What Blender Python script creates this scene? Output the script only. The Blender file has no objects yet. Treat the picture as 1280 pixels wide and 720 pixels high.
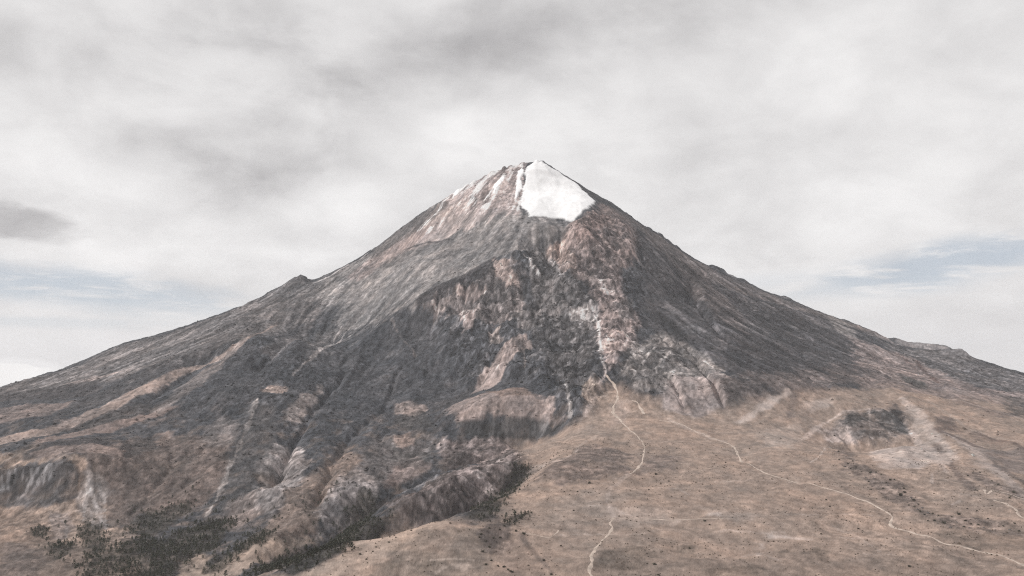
import bpy, math, random, time
import numpy as np

T0 = time.time()
random.seed(11)
rng = np.random.default_rng(11)
SC = bpy.context.scene
COL = SC.collection
R = math.radians

# =====================================================================
# CAMERA, SKY, SUN, EXPOSURE
# =====================================================================
W0, H0 = 1280.0, 720.0
HFOV = R(66.0)
FPX = (W0 / 2) / math.tan(HFOV / 2)
HORIZON_V = 470.0
PITCH = math.atan((HORIZON_V - H0 / 2) / FPX)

cam = bpy.data.cameras.new('camera')
cam.sensor_width = 36.0
cam.angle = HFOV
cam.clip_start = 1.0
cam.clip_end = 200000.0
cam_ob = bpy.data.objects.new('camera', cam)
cam_ob.rotation_euler = (R(90) + PITCH, 0, 0)
COL.objects.link(cam_ob)
SC.camera = cam_ob
SC.view_settings.view_transform = 'Standard'
SC.view_settings.look = 'None'
SC.view_settings.gamma = 1.0
SC.view_settings.exposure = 0.22
SC.render.resolution_x, SC.render.resolution_y = 1024, 576
SC.cycles.use_denoising = False
SC.cycles.filter_width = 1.15
SC.cycles.denoiser = 'OPENIMAGEDENOISE'
SC.cycles.denoising_input_passes = 'RGB_ALBEDO_NORMAL'
SC.cycles.volume_bounces = 1
SC.cycles.max_bounces = 4
SC.cycles.diffuse_bounces = 2

SUN_ELEV, SUN_AZ = R(35), R(-98)          # azimuth from the view axis (+Y), negative = to the left
sun_dir = (math.sin(SUN_AZ) * math.cos(SUN_ELEV), math.cos(SUN_AZ) * math.cos(SUN_ELEV), math.sin(SUN_ELEV))
sun = bpy.data.lights.new('sun', 'SUN')
sun.energy = 2.7
sun.angle = R(3)
sun.color = (1.0, 0.965, 0.92)
sun_ob = bpy.data.objects.new('sun', sun)
from mathutils import Vector
sun_ob.rotation_euler = Vector(sun_dir).to_track_quat('Z', 'Y').to_euler()
COL.objects.link(sun_ob)

HAZE_DENSITY = 2.0e-5
HAZE_COLOR = (0.93, 0.95, 0.99)


class NT:
    """small helper to write node trees"""
    def __init__(self, tree):
        self.t = tree
        tree.nodes.clear()

    def n(self, typ, **kw):
        nd = self.t.nodes.new(typ)
        for k, v in kw.items():
            setattr(nd, k, v)
        return nd

    def set(self, sock, v):
        if isinstance(v, bpy.types.NodeSocket):
            self.t.links.new(v, sock)
        elif v is not None:
            sock.default_value = v

    def math(self, op, a, b=None, c=None, clamp=False):
        nd = self.n('ShaderNodeMath', operation=op, use_clamp=clamp)
        self.set(nd.inputs[0], a)
        if b is not None:
            self.set(nd.inputs[1], b)
        if c is not None:
            self.set(nd.inputs[2], c)
        return nd.outputs[0]

    def noise(self, vec, scale, detail=4, rough=.55, dist=0.0):
        nd = self.n('ShaderNodeTexNoise')
        self.set(nd.inputs['Vector'], vec)
        nd.inputs['Scale'].default_value = scale
        nd.inputs['Detail'].default_value = detail
        nd.inputs['Roughness'].default_value = rough
        nd.inputs['Distortion'].default_value = dist
        return nd.outputs['Fac']

    def mix(self, f, a, b, mode='MIX'):
        nd = self.n('ShaderNodeMix', data_type='RGBA', blend_type=mode)
        self.set(nd.inputs[0], f)
        self.set(nd.inputs[6], a)
        self.set(nd.inputs[7], b)
        return nd.outputs[2]

    def smooth(self, x, lo, hi):
        nd = self.n('ShaderNodeMapRange', interpolation_type='SMOOTHSTEP')
        self.set(nd.inputs[0], x)
        nd.inputs[1].default_value = lo
        nd.inputs[2].default_value = hi
        return nd.outputs[0]


def px_dir(u, v):
    cp, sp = math.cos(PITCH), math.sin(PITCH)
    x = (u - W0 / 2) / FPX
    k = (H0 / 2 - v) / FPX
    return np.array([x, cp - sp * k, sp + cp * k])


def build_world():
    w = bpy.data.worlds.new('World')
    SC.world = w
    w.use_nodes = True
    g = NT(w.node_tree)
    tc = g.n('ShaderNodeTexCoord').outputs['Generated']
    sep = g.n('ShaderNodeSeparateXYZ')
    g.set(sep.inputs[0], tc)
    dx, dy, dz = sep.outputs
    az = g.math('ARCTAN2', dx, dy)                       # radians right of the view axis
    el = g.math('ARCSINE', dz)
    # cloud layer coordinates: flattened towards the horizon like a real sheet of stratus
    den = g.math('ADD', g.math('MAXIMUM', dz, 0.0), 0.42)
    comb = g.n('ShaderNodeCombineXYZ')
    g.set(comb.inputs[0], g.math('DIVIDE', dx, den))
    g.set(comb.inputs[1], g.math('DIVIDE', dy, den))
    sheet = comb.outputs[0]
    n_big = g.noise(sheet, 1.9, 6, .55, .3)
    n_mid = g.noise(sheet, 5.2, 7, .58, .3)
    # the same position, nudged by noise, for the edges of the single clouds and gaps
    comb2 = g.n('ShaderNodeCombineXYZ')
    g.set(comb2.inputs[0], g.math('MULTIPLY', az, 5.0))
    g.set(comb2.inputs[1], g.math('MULTIPLY', el, 16.0))
    wob = g.noise(comb2.outputs[0], 1.4, 6, .6, .2)
    comb3 = g.n('ShaderNodeCombineXYZ')
    g.set(comb3.inputs[0], g.math('MULTIPLY', az, 5.0))
    g.set(comb3.inputs[1], g.math('MULTIPLY', el, 30.0))
    g.set(comb3.inputs[2], 7.3)
    wisp = g.noise(comb3.outputs[0], 2.2, 6, .62, .3)

    def blob(u, v, ru, rv, tilt=0.0, wobble=1.3, lo=-1.0, hi=.9):
        d = px_dir(u, v)
        d = d / np.linalg.norm(d)
        a0, e0 = math.atan2(d[0], d[1]), math.asin(d[2])
        da = g.math('SUBTRACT', az, a0)
        de = g.math('SUBTRACT', el, e0)
        if tilt:
            de = g.math('SUBTRACT', de, g.math('MULTIPLY', da, tilt))
        qa = g.math('POWER', g.math('ABSOLUTE', g.math('DIVIDE', da, ru / FPX)), 2.0)
        qe = g.math('POWER', g.math('ABSOLUTE', g.math('DIVIDE', de, rv / FPX)), 2.0)
        q = g.math('SUBTRACT', 1.0, g.math('SQRT', g.math('ADD', qa, qe)))
        q = g.math('ADD', q, g.math('MULTIPLY', g.math('SUBTRACT', wob, 0.5), wobble * 2))
        return g.smooth(q, lo, hi)

    tone = g.math('ADD', g.math('MULTIPLY', n_big, 0.55), g.math('MULTIPLY', n_mid, 0.45))
    tone = g.smooth(tone, 0.33, 0.67)
    tone = g.math('ADD', g.math('MULTIPLY', tone, .44), .37)
    for b, amt in DARK_CLOUDS:
        tone = g.math('SUBTRACT', tone, g.math('MULTIPLY', blob(*b), amt))
    for b, amt in BRIGHT_CLOUDS:
        tone = g.math('ADD', tone, g.math('MULTIPLY', blob(*b), amt))
    ramp = g.n('ShaderNodeValToRGB')
    g.set(ramp.inputs[0], tone)
    cr = ramp.color_ramp
    cr.elements[0].position = 0.0
    cr.elements[0].color = (.30, .292, .298, 1)
    cr.elements[1].position = 1.0
    cr.elements[1].color = (.865, .855, .85, 1)
    e = cr.elements.new(.5)
    e.color = (.625, .615, .615, 1)
    cloud = ramp.outputs[0]
    # towards the horizon the sheet thins into pale even air
    hz = g.smooth(el, 0.16, -0.02)
    cloud = g.mix(g.math('MULTIPLY', hz, .55), cloud, (.69, .69, .695, 1))
    for b, amt in WHITE_CLOUDS:
        cloud = g.mix(g.math('MULTIPLY', blob(*b), amt), cloud, (.93, .92, .90, 1))
    gap = None
    for b, amt in BLUE_GAPS:
        x = g.math('MULTIPLY', blob(*b), amt)
        gap = x if gap is None else g.math('MAXIMUM', gap, x)
    gap = g.math('MULTIPLY', gap, g.smooth(wisp, .70, .46), clamp=True)

    sky = g.n('ShaderNodeTexSky')
    sky.sky_type = 'NISHITA'
    sky.sun_disc = False
    sky.sun_elevation = SUN_ELEV
    sky.sun_rotation = SUN_AZ
    sky.altitude = 4300
    sky.dust_density = 2.0
    bg_sky = g.n('ShaderNodeBackground')
    veil = g.mix(.55, sky.outputs[0], (6.3, 7.0, 7.3, 1))
    g.set(bg_sky.inputs[0], veil)
    bg_sky.inputs[1].default_value = 0.075
    bg_cloud = g.n('ShaderNodeBackground')
    g.set(bg_cloud.inputs[0], cloud)
    bg_cloud.inputs[1].default_value = 1.0
    ms = g.n('ShaderNodeMixShader')
    g.set(ms.inputs[0], gap)
    g.set(ms.inputs[1], bg_cloud.outputs[0])
    g.set(ms.inputs[2], bg_sky.outputs[0])
    out = g.n('ShaderNodeOutputWorld')
    g.set(out.inputs[0], ms.outputs[0])
    w.cycles.sampling_method = 'MANUAL'
    w.cycles.sample_map_resolution = 512


#            u    v   ru   rv  tilt wobble lo hi
DARK_CLOUDS = [((600, 62, 230, 42, 0.10, .8), .20),
               ((510, 85, 90, 22, 0.15, .9), .12),
               ((335, 195, 120, 60, -.10, .9), .22),
               ((310, 228, 70, 26, .25, .7), .20),
               ((120, 185, 90, 30, -.1, .8), .14),
               ((30, 276, 70, 24, -.10, 1.2, -.1, .6), .42),
               ((560, 20, 420, 40, 0, .7), .10),
               ((200, 170, 120, 22, .15, .9), .12),
               ((980, 160, 260, 40, .12, .9), .07),
               ((60, 60, 150, 30, .2, .9), .10)]
BRIGHT_CLOUDS = [((60, 180, 90, 40, -.2, .9), .22),
                 ((22, 464, 44, 15, 0, .9, -.1, .25), .42),
                 ((420, 260, 80, 24, .2, .9), .18),
                 ((900, 120, 260, 50, .15, .9), .12),
                 ((500, 205, 140, 40, .15, .9), .12),
                 ((180, 310, 200, 26, 0, .9), .14),
                 ((1000, 260, 260, 60, 0, .9), .08)]
WHITE_CLOUDS = [((14, 471, 34, 18, 0, 1.5, .05, .22), .75), ((44, 472, 22, 13, 0, 1.5, .05, .25), .6)]
BLUE_GAPS = [((100, 360, 175, 26, -.06, .7, -.3, .7), .74),
             ((40, 402, 200, 9, 0, .4, -.2, .8), .32),
             ((1190, 329, 170, 26, .12, .7, -.35, .7), .74),
             ((980, 352, 90, 9, .05, .5), .22)]
build_world()

# =====================================================================
# NUMERIC HELPERS
# =====================================================================
def _hash(ix, iy, seed):
    h = (ix.astype(np.int64) * 374761393 + iy.astype(np.int64) * 668265263 + seed * 1442695041) & 0xFFFFFFFF
    h = ((h ^ (h >> 13)) * 1274126177) & 0xFFFFFFFF
    return (h ^ (h >> 16)) & 0xFFFF


_ANG = np.linspace(0, 2 * np.pi, 65537)[:-1]
_GX, _GY = np.cos(_ANG).astype(np.float32), np.sin(_ANG).astype(np.float32)


def perlin(x, y, seed=0):
    x0, y0 = np.floor(x), np.floor(y)
    fx, fy = (x - x0).astype(np.float32), (y - y0).astype(np.float32)
    ix, iy = x0.astype(np.int64), y0.astype(np.int64)

    def dot(dx, dy):
        h = _hash(ix + dx, iy + dy, seed)
        return _GX[h] * (fx - dx) + _GY[h] * (fy - dy)
    ux = fx * fx * fx * (fx * (fx * 6 - 15) + 10)
    uy = fy * fy * fy * (fy * (fy * 6 - 15) + 10)
    a, b, c, d = dot(0, 0), dot(1, 0), dot(0, 1), dot(1, 1)
    p = a + (b - a) * ux
    q = c + (d - c) * ux
    return (p + (q - p) * uy) * 1.5


def fbm(x, y, wave, octaves, seed=0, gain=.5, ridged=False):
    out, amp, tot = 0, 1.0, 0.0
    for o in range(octaves):
        n = perlin(x / wave, y / wave, seed + 17 * o)
        if ridged:
            n = 1 - 2 * np.abs(n)
        out = out + n * amp
        tot += amp
        amp *= gain
        wave *= .5
    return out / tot


def sstep(x, lo, hi):
    t = np.clip((x - lo) / (hi - lo), 0, 1)
    return t * t * (3 - 2 * t)


def blur(a, n=1):
    for _ in range(n):
        p = np.pad(a, 1, mode='edge')
        a = (p[:-2, 1:-1] + 2 * p[1:-1, 1:-1] + p[2:, 1:-1]) / 4
        p = np.pad(a, 1, mode='edge')
        a = (p[1:-1, :-2] + 2 * p[1:-1, 1:-1] + p[1:-1, 2:]) / 4
    return a


class Grid:
    def __init__(self, x0, x1, y0, y1, d):
        self.x0, self.y0, self.d = x0, y0, d
        self.nx, self.ny = int((x1 - x0) / d) + 1, int((y1 - y0) / d) + 1
        self.x = x0 + np.arange(self.nx) * d
        self.y = y0 + np.arange(self.ny) * d
        self.X, self.Y = np.meshgrid(self.x, self.y)

    def bil(self, a, x, y):
        fx = np.clip((x - self.x0) / self.d, 0, self.nx - 1.001)
        fy = np.clip((y - self.y0) / self.d, 0, self.ny - 1.001)
        i, j = fx.astype(np.int32), fy.astype(np.int32)
        tx, ty = (fx - i), (fy - j)
        return (a[j, i] * (1 - tx) + a[j, i + 1] * tx) * (1 - ty) + (a[j + 1, i] * (1 - tx) + a[j + 1, i + 1] * tx) * ty

    def cub(self, a, x, y):
        """Catmull-Rom, smooth for terrain"""
        fx = np.clip((x - self.x0) / self.d, 1, self.nx - 2.001)
        fy = np.clip((y - self.y0) / self.d, 1, self.ny - 2.001)
        i, j = fx.astype(np.int32), fy.astype(np.int32)
        tx, ty = (fx - i).astype(np.float32), (fy - j).astype(np.float32)

        def wts(t):
            return (((-.5 * t + 1) * t - .5) * t, (1.5 * t - 2.5) * t * t + 1, ((-1.5 * t + 2) * t + .5) * t, (.5 * t - .5) * t * t)
        wx, wy = wts(tx), wts(ty)
        out = 0
        for b in range(4):
            row = 0
            for c in range(4):
                row = row + a[j + b - 1, i + c - 1] * wx[c]
            out = out + row * wy[b]
        return out


def px3(u, v, Y):
    d = px_dir(u, v)
    return d * (Y / d[1])


def project(x, y, z):
    cp, sp = math.cos(PITCH), math.sin(PITCH)
    f = y * cp + z * sp
    k = -y * sp + z * cp
    return W0 / 2 + FPX * x / f, H0 / 2 - FPX * k / f


# =====================================================================
# TERRAIN: surveyed points (bearing, elevation, distance north) -> smooth base -> erosion -> detail
# =====================================================================
SKYLINE = [(-420, 580, 4000), (-200, 536, 4100), (0, 483, 4300), (40, 473, 4400), (90, 457, 4550), (150, 430, 4700), (190, 420, 4800), (230, 408, 4900),
           (300, 384, 5000), (340, 364, 5060), (360, 353, 5080), (374, 349, 5090), (388, 353, 5100), (402, 346, 5110), (440, 327, 5150), (470, 309, 5180), (490, 294, 5190), (515, 275, 5200),
           (540, 258, 5210), (570, 241, 5220), (600, 224, 5220), (628, 211, 5215), (650, 206, 5210), (668, 202, 5205), (682, 204, 5205),
           (705, 218, 5210), (740, 240, 5220), (765, 254, 5220), (800, 279, 5220), (830, 297, 5220), (860, 319, 5200), (885, 332, 5190), (905, 340, 5180),
           (940, 356, 5160), (962, 366, 5140), (985, 373, 5120), (1010, 384, 5090), (1050, 399, 5050), (1080, 410, 5000), (1106, 421, 4960),
           (1120, 432, 4930), (1150, 436, 4900), (1180, 438, 4860), (1200, 437, 4830), (1208, 443, 4810), (1240, 455, 4760), (1280, 466, 4700), (1420, 505, 4500), (1600, 560, 4300)]
SURVEY = [
    # glacier and summit cone
    (690, 235, 4960), (700, 277, 4560), (735, 262, 4640), (660, 265, 4640), (640, 240, 4900),
    # grey lava shield, left shoulder
    (640, 275, 4560), (600, 262, 4800), (560, 290, 4820), (600, 300, 4540), (690, 287, 4380), (520, 330, 4540), (560, 330, 4400), (480, 345, 4680), (450, 385, 4440), (420, 425, 4180),
    (480, 400, 4150), (400, 390, 4500), (370, 365, 4860),
    (715, 291, 4330), (660, 311, 4270), (620, 325, 4240), (580, 345, 4190), (540, 362, 4150), (522, 378, 4080),
    # amphitheatre below the rim
    (645, 338, 4130), (610, 352, 4090), (575, 372, 4020), (545, 392, 3960), (620, 400, 3830), (680, 370, 3960), (700, 330, 4130), (735, 372, 3850), (700, 430, 3560), (655, 418, 3620), (600, 430, 3640),
    (540, 430, 3720), (480, 450, 3720), (600, 478, 3330), (560, 480, 3400), (520, 490, 3320), (660, 470, 3260), (690, 480, 3150),
    (745, 380, 3800), (750, 430, 3400), (757, 465, 3060), (770, 490, 2920), (722, 500, 2950), (714, 529, 2740),
    # mound and its cliff
    (640, 490, 3120), (600, 498, 3080), (640, 519, 2880), (690, 522, 2830), (580, 522, 2900), (640, 547, 2810), (590, 549, 2810), (690, 541, 2780),
    # spur and gorge below it
    (640, 565, 2600), (600, 580, 2450), (540, 605, 2290), (480, 632, 2140), (430, 660, 2000), (560, 575, 2640), (500, 600, 2480), (460, 620, 2330), (650, 585, 2310),
    (520, 545, 2860), (480, 570, 2680), (520, 520, 3080), (450, 520, 3080), (440, 560, 2700), (400, 590, 2480), (420, 630, 2230), (380, 660, 2080), (400, 690, 1860), (360, 715, 1730),
    # red rib and dark right face
    (745, 270, 4620), (702, 298, 4350), (740, 345, 4080), (770, 320, 4280), (775, 395, 3700), (785, 430, 3440), (790, 285, 4680), (803, 320, 4340), (803, 380, 3900), (832, 420, 3520), (870, 455, 3220),
    (905, 478, 2990), (860, 345, 4620), (900, 370, 4420), (900, 420, 3620), (950, 440, 3560), (950, 395, 4420), (1000, 430, 3950), (1000, 472, 3230), (1060, 420, 4480), (1050, 455, 3620), (820, 455, 3150), (850, 490, 2920), (800, 480, 2960),
    # right base
    (1100, 450, 4150), (1100, 482, 3300), (1150, 460, 4200), (1180, 480, 3650), (1240, 480, 4000), (1280, 490, 3700), (1000, 500, 2920), (950, 510, 2830), (900, 520, 2760), (1100, 508, 2960),
    (1060, 516, 2880), (1120, 516, 2880), (1060, 549, 2760), (1110, 550, 2760), (1150, 530, 2820), (1200, 540, 2720), (1280, 525, 3080), (1200, 575, 2330), (1280, 575, 2400), (1150, 570, 2320),
    # saddle plain
    (720, 531, 2700), (760, 530, 2680), (850, 540, 2580), (950, 545, 2540), (1000, 560, 2380), (700, 560, 2370), (800, 560, 2360), (900, 570, 2270), (1000, 600, 2010), (900, 600, 2000), (800, 600, 2000), (700, 600, 1990),
    (670, 585, 2130), (650, 612, 1940), (640, 640, 1760), (700, 650, 1685), (800, 650, 1684), (900, 650, 1684), (1000, 650, 1690), (1100, 610, 1960), (1200, 630, 1810), (1280, 640, 1760), (1280, 690, 1500),
    (700, 700, 1450), (800, 700, 1453), (900, 700, 1453), (1000, 700, 1453), (1100, 700, 1453), (640, 690, 1490), (800, 800, 1100), (1100, 800, 1100), (1280, 800, 1100),
    # knoll in front of the gorge
    (430, 690, 1500), (480, 668, 1560), (520, 653, 1600), (580, 649, 1625), (625, 653, 1610), (500, 700, 1430), (600, 690, 1460), (400, 718, 1390), (560, 780, 1180), (400, 800, 1130), (300, 800, 1180),
    # left flank
    (300, 400, 4400), (300, 450, 3600), (300, 500, 3170), (300, 550, 2800), (300, 600, 2490), (300, 650, 2200), (250, 690, 1930), (330, 690, 1900), (400, 540, 2900), (380, 470, 3480), (350, 430, 3800),
    (200, 430, 4450), (200, 460, 3700), (200, 500, 3240), (200, 550, 2830), (200, 600, 2500), (200, 650, 2230), (180, 700, 1890), (100, 470, 4080), (100, 500, 3420), (100, 540, 2950), (120, 620, 2370), (110, 665, 2140),
    (20, 500, 3600), (20, 530, 3060), (20, 555, 2740), (20, 576, 2490), (90, 576, 2460), (20, 634, 2330), (90, 630, 2330), (20, 665, 2120), (20, 700, 1900), (100, 705, 1870), (0, 760, 1600), (150, 760, 1620),
    (-200, 570, 3000), (-200, 600, 2600), (-200, 700, 1900), (-250, 800, 1450), (1480, 540, 3300), (1500, 600, 2250), (1500, 700, 1450), (1500, 800, 1050),
]
WORLD_PTS = [(0, 700, -372), (-800, 700, -430), (800, 700, -375), (0, 200, -390), (-2500, 600, -470), (2500, 600, -420), (0, -400, -400), (-2000, -400, -450), (2000, -400, -420),
             (180, 6000, 900), (180, 6900, 420), (180, 8400, -150), (-1500, 6300, 260), (2000, 6300, 130), (-3200, 6300, -330), (3800, 6300, -260), (-1500, 8400, -300), (2200, 8400, -300),
             (-5200, 5000, -420), (-5200, 3000, -480), (-5200, 1200, -480), (5400, 5000, -330), (5400, 3000, -330), (5400, 1200, -420), (-5200, 8200, -600), (5400, 8200, -600), (-3400, 3300, -330), (3600, 3200, -200)]
sky_xyz = np.array([px3(*p) for p in SKYLINE])
srv_xyz = np.array([px3(*p) for p in SURVEY])
ctrl = np.vstack([sky_xyz, srv_xyz, np.array(WORLD_PTS, float)])


def tps_fit(P, z, lam):
    n = len(P)
    S = 1000.0
    Q = P / S
    r2 = ((Q[:, None, :] - Q[None]) ** 2).sum(-1)
    K = np.where(r2 > 0, r2 * np.log(r2 + 1e-12), 0) * .5
    A = np.zeros((n + 3, n + 3))
    A[:n, :n] = K + lam * np.eye(n)
    A[:n, n] = 1
    A[:n, n + 1:] = Q
    A[n, :n] = 1
    A[n + 1:, :n] = Q.T
    w = np.linalg.solve(A, np.concatenate([z, [0, 0, 0]]))

    def ev(x, y):
        sh = x.shape
        p = np.stack([x.ravel(), y.ravel()], 1) / S
        out = np.empty(len(p))
        for s in range(0, len(p), 20000):
            c = p[s:s + 20000]
            r = (c[:, 0:1] - Q[:, 0]) ** 2 + (c[:, 1:2] - Q[:, 1]) ** 2
            out[s:s + 20000] = (np.where(r > 0, r * np.log(r + 1e-12), 0) * .5) @ w[:n] + w[n] + c @ w[n + 1:]
        return out.reshape(sh)
    return ev


G = Grid(-5200, 5400, -300, 8300, 16.0)      # working grid
GC = Grid(-5300, 5500, -400, 8400, 50.0)     # coarse grid of the spline
tps = tps_fit(ctrl[:, :2], ctrl[:, 2], 2e-4)
base_c = tps(GC.X, GC.Y)
H = GC.cub(base_c, G.X, G.Y)


def seg_dist(x, y, pts):
    """distance to a polyline and the value of its third coordinate at the nearest point"""
    best = np.full(x.shape, 1e9)
    val = np.zeros(x.shape)
    for (ax, ay, az_), (bx, by, bz) in zip(pts[:-1], pts[1:]):
        vx, vy = bx - ax, by - ay
        t = np.clip(((x - ax) * vx + (y - ay) * vy) / max(vx * vx + vy * vy, 1e-6), 0, 1)
        d = np.hypot(x - ax - t * vx, y - ay - t * vy)
        m = d < best
        best = np.where(m, d, best)
        val = np.where(m, az_ + t * (bz - az_), val)
    return best, val


def smax(a, b, k):
    h = np.clip(.5 + .5 * (a - b) / k, 0, 1)
    return b + (a - b) * h + k * h * (1 - h)


def crest(h, pts, slope, k=25.0):
    P = [px3(*p) for p in pts]
    d, z = seg_dist(G.X, G.Y, P)
    return h + (smax(h, z - slope * d, k) - h) * sstep(d, 330, 130)


def furrow(h, pts, slope, k=20.0):
    P = [px3(*p) for p in pts]
    d, z = seg_dist(G.X, G.Y, P)
    return h + (-smax(-h, -(z + slope * d), k) - h) * sstep(d, 300, 110)


# the far rocky ridge that looks over the right skyline
H = crest(H, [(1085, 424, 6900), (1122, 423, 6900), (1134, 427, 6880), (1160, 429, 6850), (1182, 432, 6800), (1192, 440, 6800)], .35, 15)
# rim of the amphitheatre, the spur and the ribs of the left flank
H = crest(H, [(690, 297, 4330), (660, 311, 4270), (620, 324, 4240), (580, 344, 4190), (540, 361, 4150), (521, 377, 4080), (470, 410, 3980)], .75, 14)
H = crest(H, [(650, 560, 2650), (600, 580, 2450), (540, 605, 2290), (480, 632, 2140), (430, 660, 2000), (390, 690, 1880)], .5, 12)
H = crest(H, [(330, 425, 3900), (250, 460, 3700), (180, 493, 3330), (100, 517, 3160), (0, 548, 2830)], .4, 15)
H = crest(H, [(260, 490, 3420), (200, 515, 3090), (120, 535, 2960), (0, 565, 2680)], .38, 15)
H = crest(H, [(410, 455, 3600), (330, 497, 3240), (290, 560, 2760), (230, 625, 2350)], .42, 18)
H = crest(H, [(470, 455, 3700), (430, 500, 3300), (400, 545, 2890), (350, 620, 2420)], .5, 18)
H = crest(H, [(500, 520, 3120), (455, 560, 2760), (420, 600, 2460), (390, 640, 2200)], .5, 18)
for P_ in [[(440, 458, 3600), (405, 498, 3300), (372, 553, 2880), (335, 625, 2400)], [(485, 508, 3230), (440, 548, 2860), (412, 596, 2500), (392, 648, 2180)], [(360, 436, 3850), (318, 470, 3480)],
           [(560, 420, 3800), (572, 460, 3480), (590, 486, 3260)], [(690, 340, 4120), (712, 385, 3830), (735, 440, 3380)], [(520, 440, 3740), (500, 490, 3330), (470, 530, 3000)],
           [(240, 470, 3650), (180, 508, 3240), (90, 532, 3040)], [(850, 360, 4500), (900, 420, 3640)], [(960, 400, 4400), (1010, 452, 3640)]]:
    H = furrow(H, P_, .42, 14)
for P_ in [[(600, 390, 3880), (585, 430, 3650), (560, 470, 3420)], [(640, 350, 4110), (632, 380, 3940), (640, 410, 3720)], [(700, 425, 3590), (706, 468, 3220), (722, 508, 2900)], [(460, 420, 4020), (440, 465, 3560), (418, 500, 3260)],
           [(765, 330, 4230), (772, 380, 3820), (770, 430, 3410)], [(720, 300, 4400), (732, 330, 4180)]]:
    H = crest(H, P_, .5, 10)
H = crest(H, [(795, 284, 4700), (806, 325, 4330), (806, 380, 3930), (834, 420, 3540), (872, 455, 3240)], .7, 15)
H = crest(H, [(675, 340, 4140), (670, 400, 3830), (662, 420, 3650)], .55, 20)
H = furrow(H, [(725, 355, 3960), (745, 385, 3790), (751, 430, 3410), (756, 462, 3090)], .65, 15)
H = furrow(H, [(668, 440, 3440), (695, 485, 3100), (714, 528, 2745)], .6, 15)
H = furrow(H, [(690, 536, 2790), (655, 566, 2740), (600, 590, 2600), (530, 620, 2420), (470, 650, 2270), (410, 690, 2060), (360, 730, 1850)], .62, 10)
H = furrow(H, [(662, 590, 2320), (632, 622, 2170), (590, 656, 1990), (520, 692, 1850), (440, 724, 1720)], .62, 10)
H = furrow(H, [(330, 500, 3190), (300, 560, 2740), (265, 635, 2280)], .55, 12)
for P_, s_ in [([(1100, 477, 3320), (1150, 509, 2960), (1180, 538, 2660), (1215, 578, 2270)], .22), ([(1180, 484, 3460), (1230, 522, 2920), (1275, 560, 2500)], .2), ([(1040, 478, 3180), (1045, 498, 2960), (1050, 512, 2890)], .25),
               ([(960, 490, 2990), (975, 505, 2880), (950, 528, 2700)], .3), ([(1130, 552, 2560), (1120, 585, 2150)], .15)]:
    H = crest(H, P_, s_, 6)
H = crest(H, [(1040, 528, 2860), (1055, 517, 2868), (1085, 513, 2872), (1122, 514, 2872), (1132, 526, 2860)], .95, 10)
H = crest(H, [(-60, 583, 2440), (0, 580, 2440), (60, 577, 2440), (96, 580, 2430)], 1.4, 5)
H = crest(H, [(572, 527, 2890), (610, 522, 2882), (660, 519, 2872), (704, 527, 2800)], 1.3, 5)
H_BASE = H.copy()

# ---- where rock is allowed to erode (not the grassy plain and the knoll)
plain_px = [(700, 536), (655, 552), (662, 576), (676, 584), (655, 612), (632, 640), (600, 649), (520, 652), (480, 667), (430, 689), (365, 722), (200, 760)]
plain_tail = [px3(u, v, Y)[:2] for (u, v, Y) in []]


def erode(h, iters, K, soft, d):
    ny, nx = h.shape
    idx = np.arange(ny * nx).reshape(ny, nx)
    offs = [(-1, 0, 1), (1, 0, 1), (0, -1, 1), (0, 1, 1), (-1, -1, 1.4142), (-1, 1, 1.4142), (1, -1, 1.4142), (1, 1, 1.4142)]
    for it in range(iters):
        p = np.pad(h, 1, mode='edge')
        bs = np.zeros_like(h)
        rec = idx.copy()
        for oy, ox, L in offs:
            s = (h - p[1 + oy:1 + oy + ny, 1 + ox:1 + ox + nx]) / (L * d)
            m = s > bs
            bs = np.where(m, s, bs)
            ri = np.clip(np.arange(ny)[:, None] + oy, 0, ny - 1) * nx + np.clip(np.arange(nx)[None] + ox, 0, nx - 1)
            rec = np.where(m, ri, rec)
        order = np.argsort(-h.ravel(), kind='stable').tolist()
        r = rec.ravel().tolist()
        A = [1.0] * (ny * nx)
        for i in order:
            j = r[i]
            if j != i:
                A[j] += A[i]
        A = np.array(A).reshape(ny, nx)
        dz = K * soft * np.sqrt(A) * bs
        h = h - np.minimum(dz, bs * d * .35)
        # slopes steeper than the angle of repose slump a little
        lap = blur(h) - h
        h = h + lap * .12 * soft * sstep(bs, .75, 1.4)
    return h, A


plainness = sstep(G.Y, 900, 1300)
gu, gv = project(G.X, np.maximum(G.Y, 300), H_BASE)


def poly_sd(x, y, P):
    """signed distance (positive inside) to polygon P"""
    d = np.full(x.shape, 1e18)
    inside = np.zeros(x.shape, bool)
    n = len(P)
    for i in range(n):
        ax, ay = P[i]
        bx, by = P[(i + 1) % n]
        vx, vy = bx - ax, by - ay
        L = max(vx * vx + vy * vy, 1e-9)
        t = np.clip(((x - ax) * vx + (y - ay) * vy) / L, 0, 1)
        d = np.minimum(d, (x - ax - t * vx) ** 2 + (y - ay - t * vy) ** 2)
        if ay != by:
            c = (ay > y) != (by > y)
            inside ^= c & (x < (bx - ax) * (y - ay) / (by - ay) + ax)
    return np.where(inside, 1, -1) * np.sqrt(d)


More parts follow.
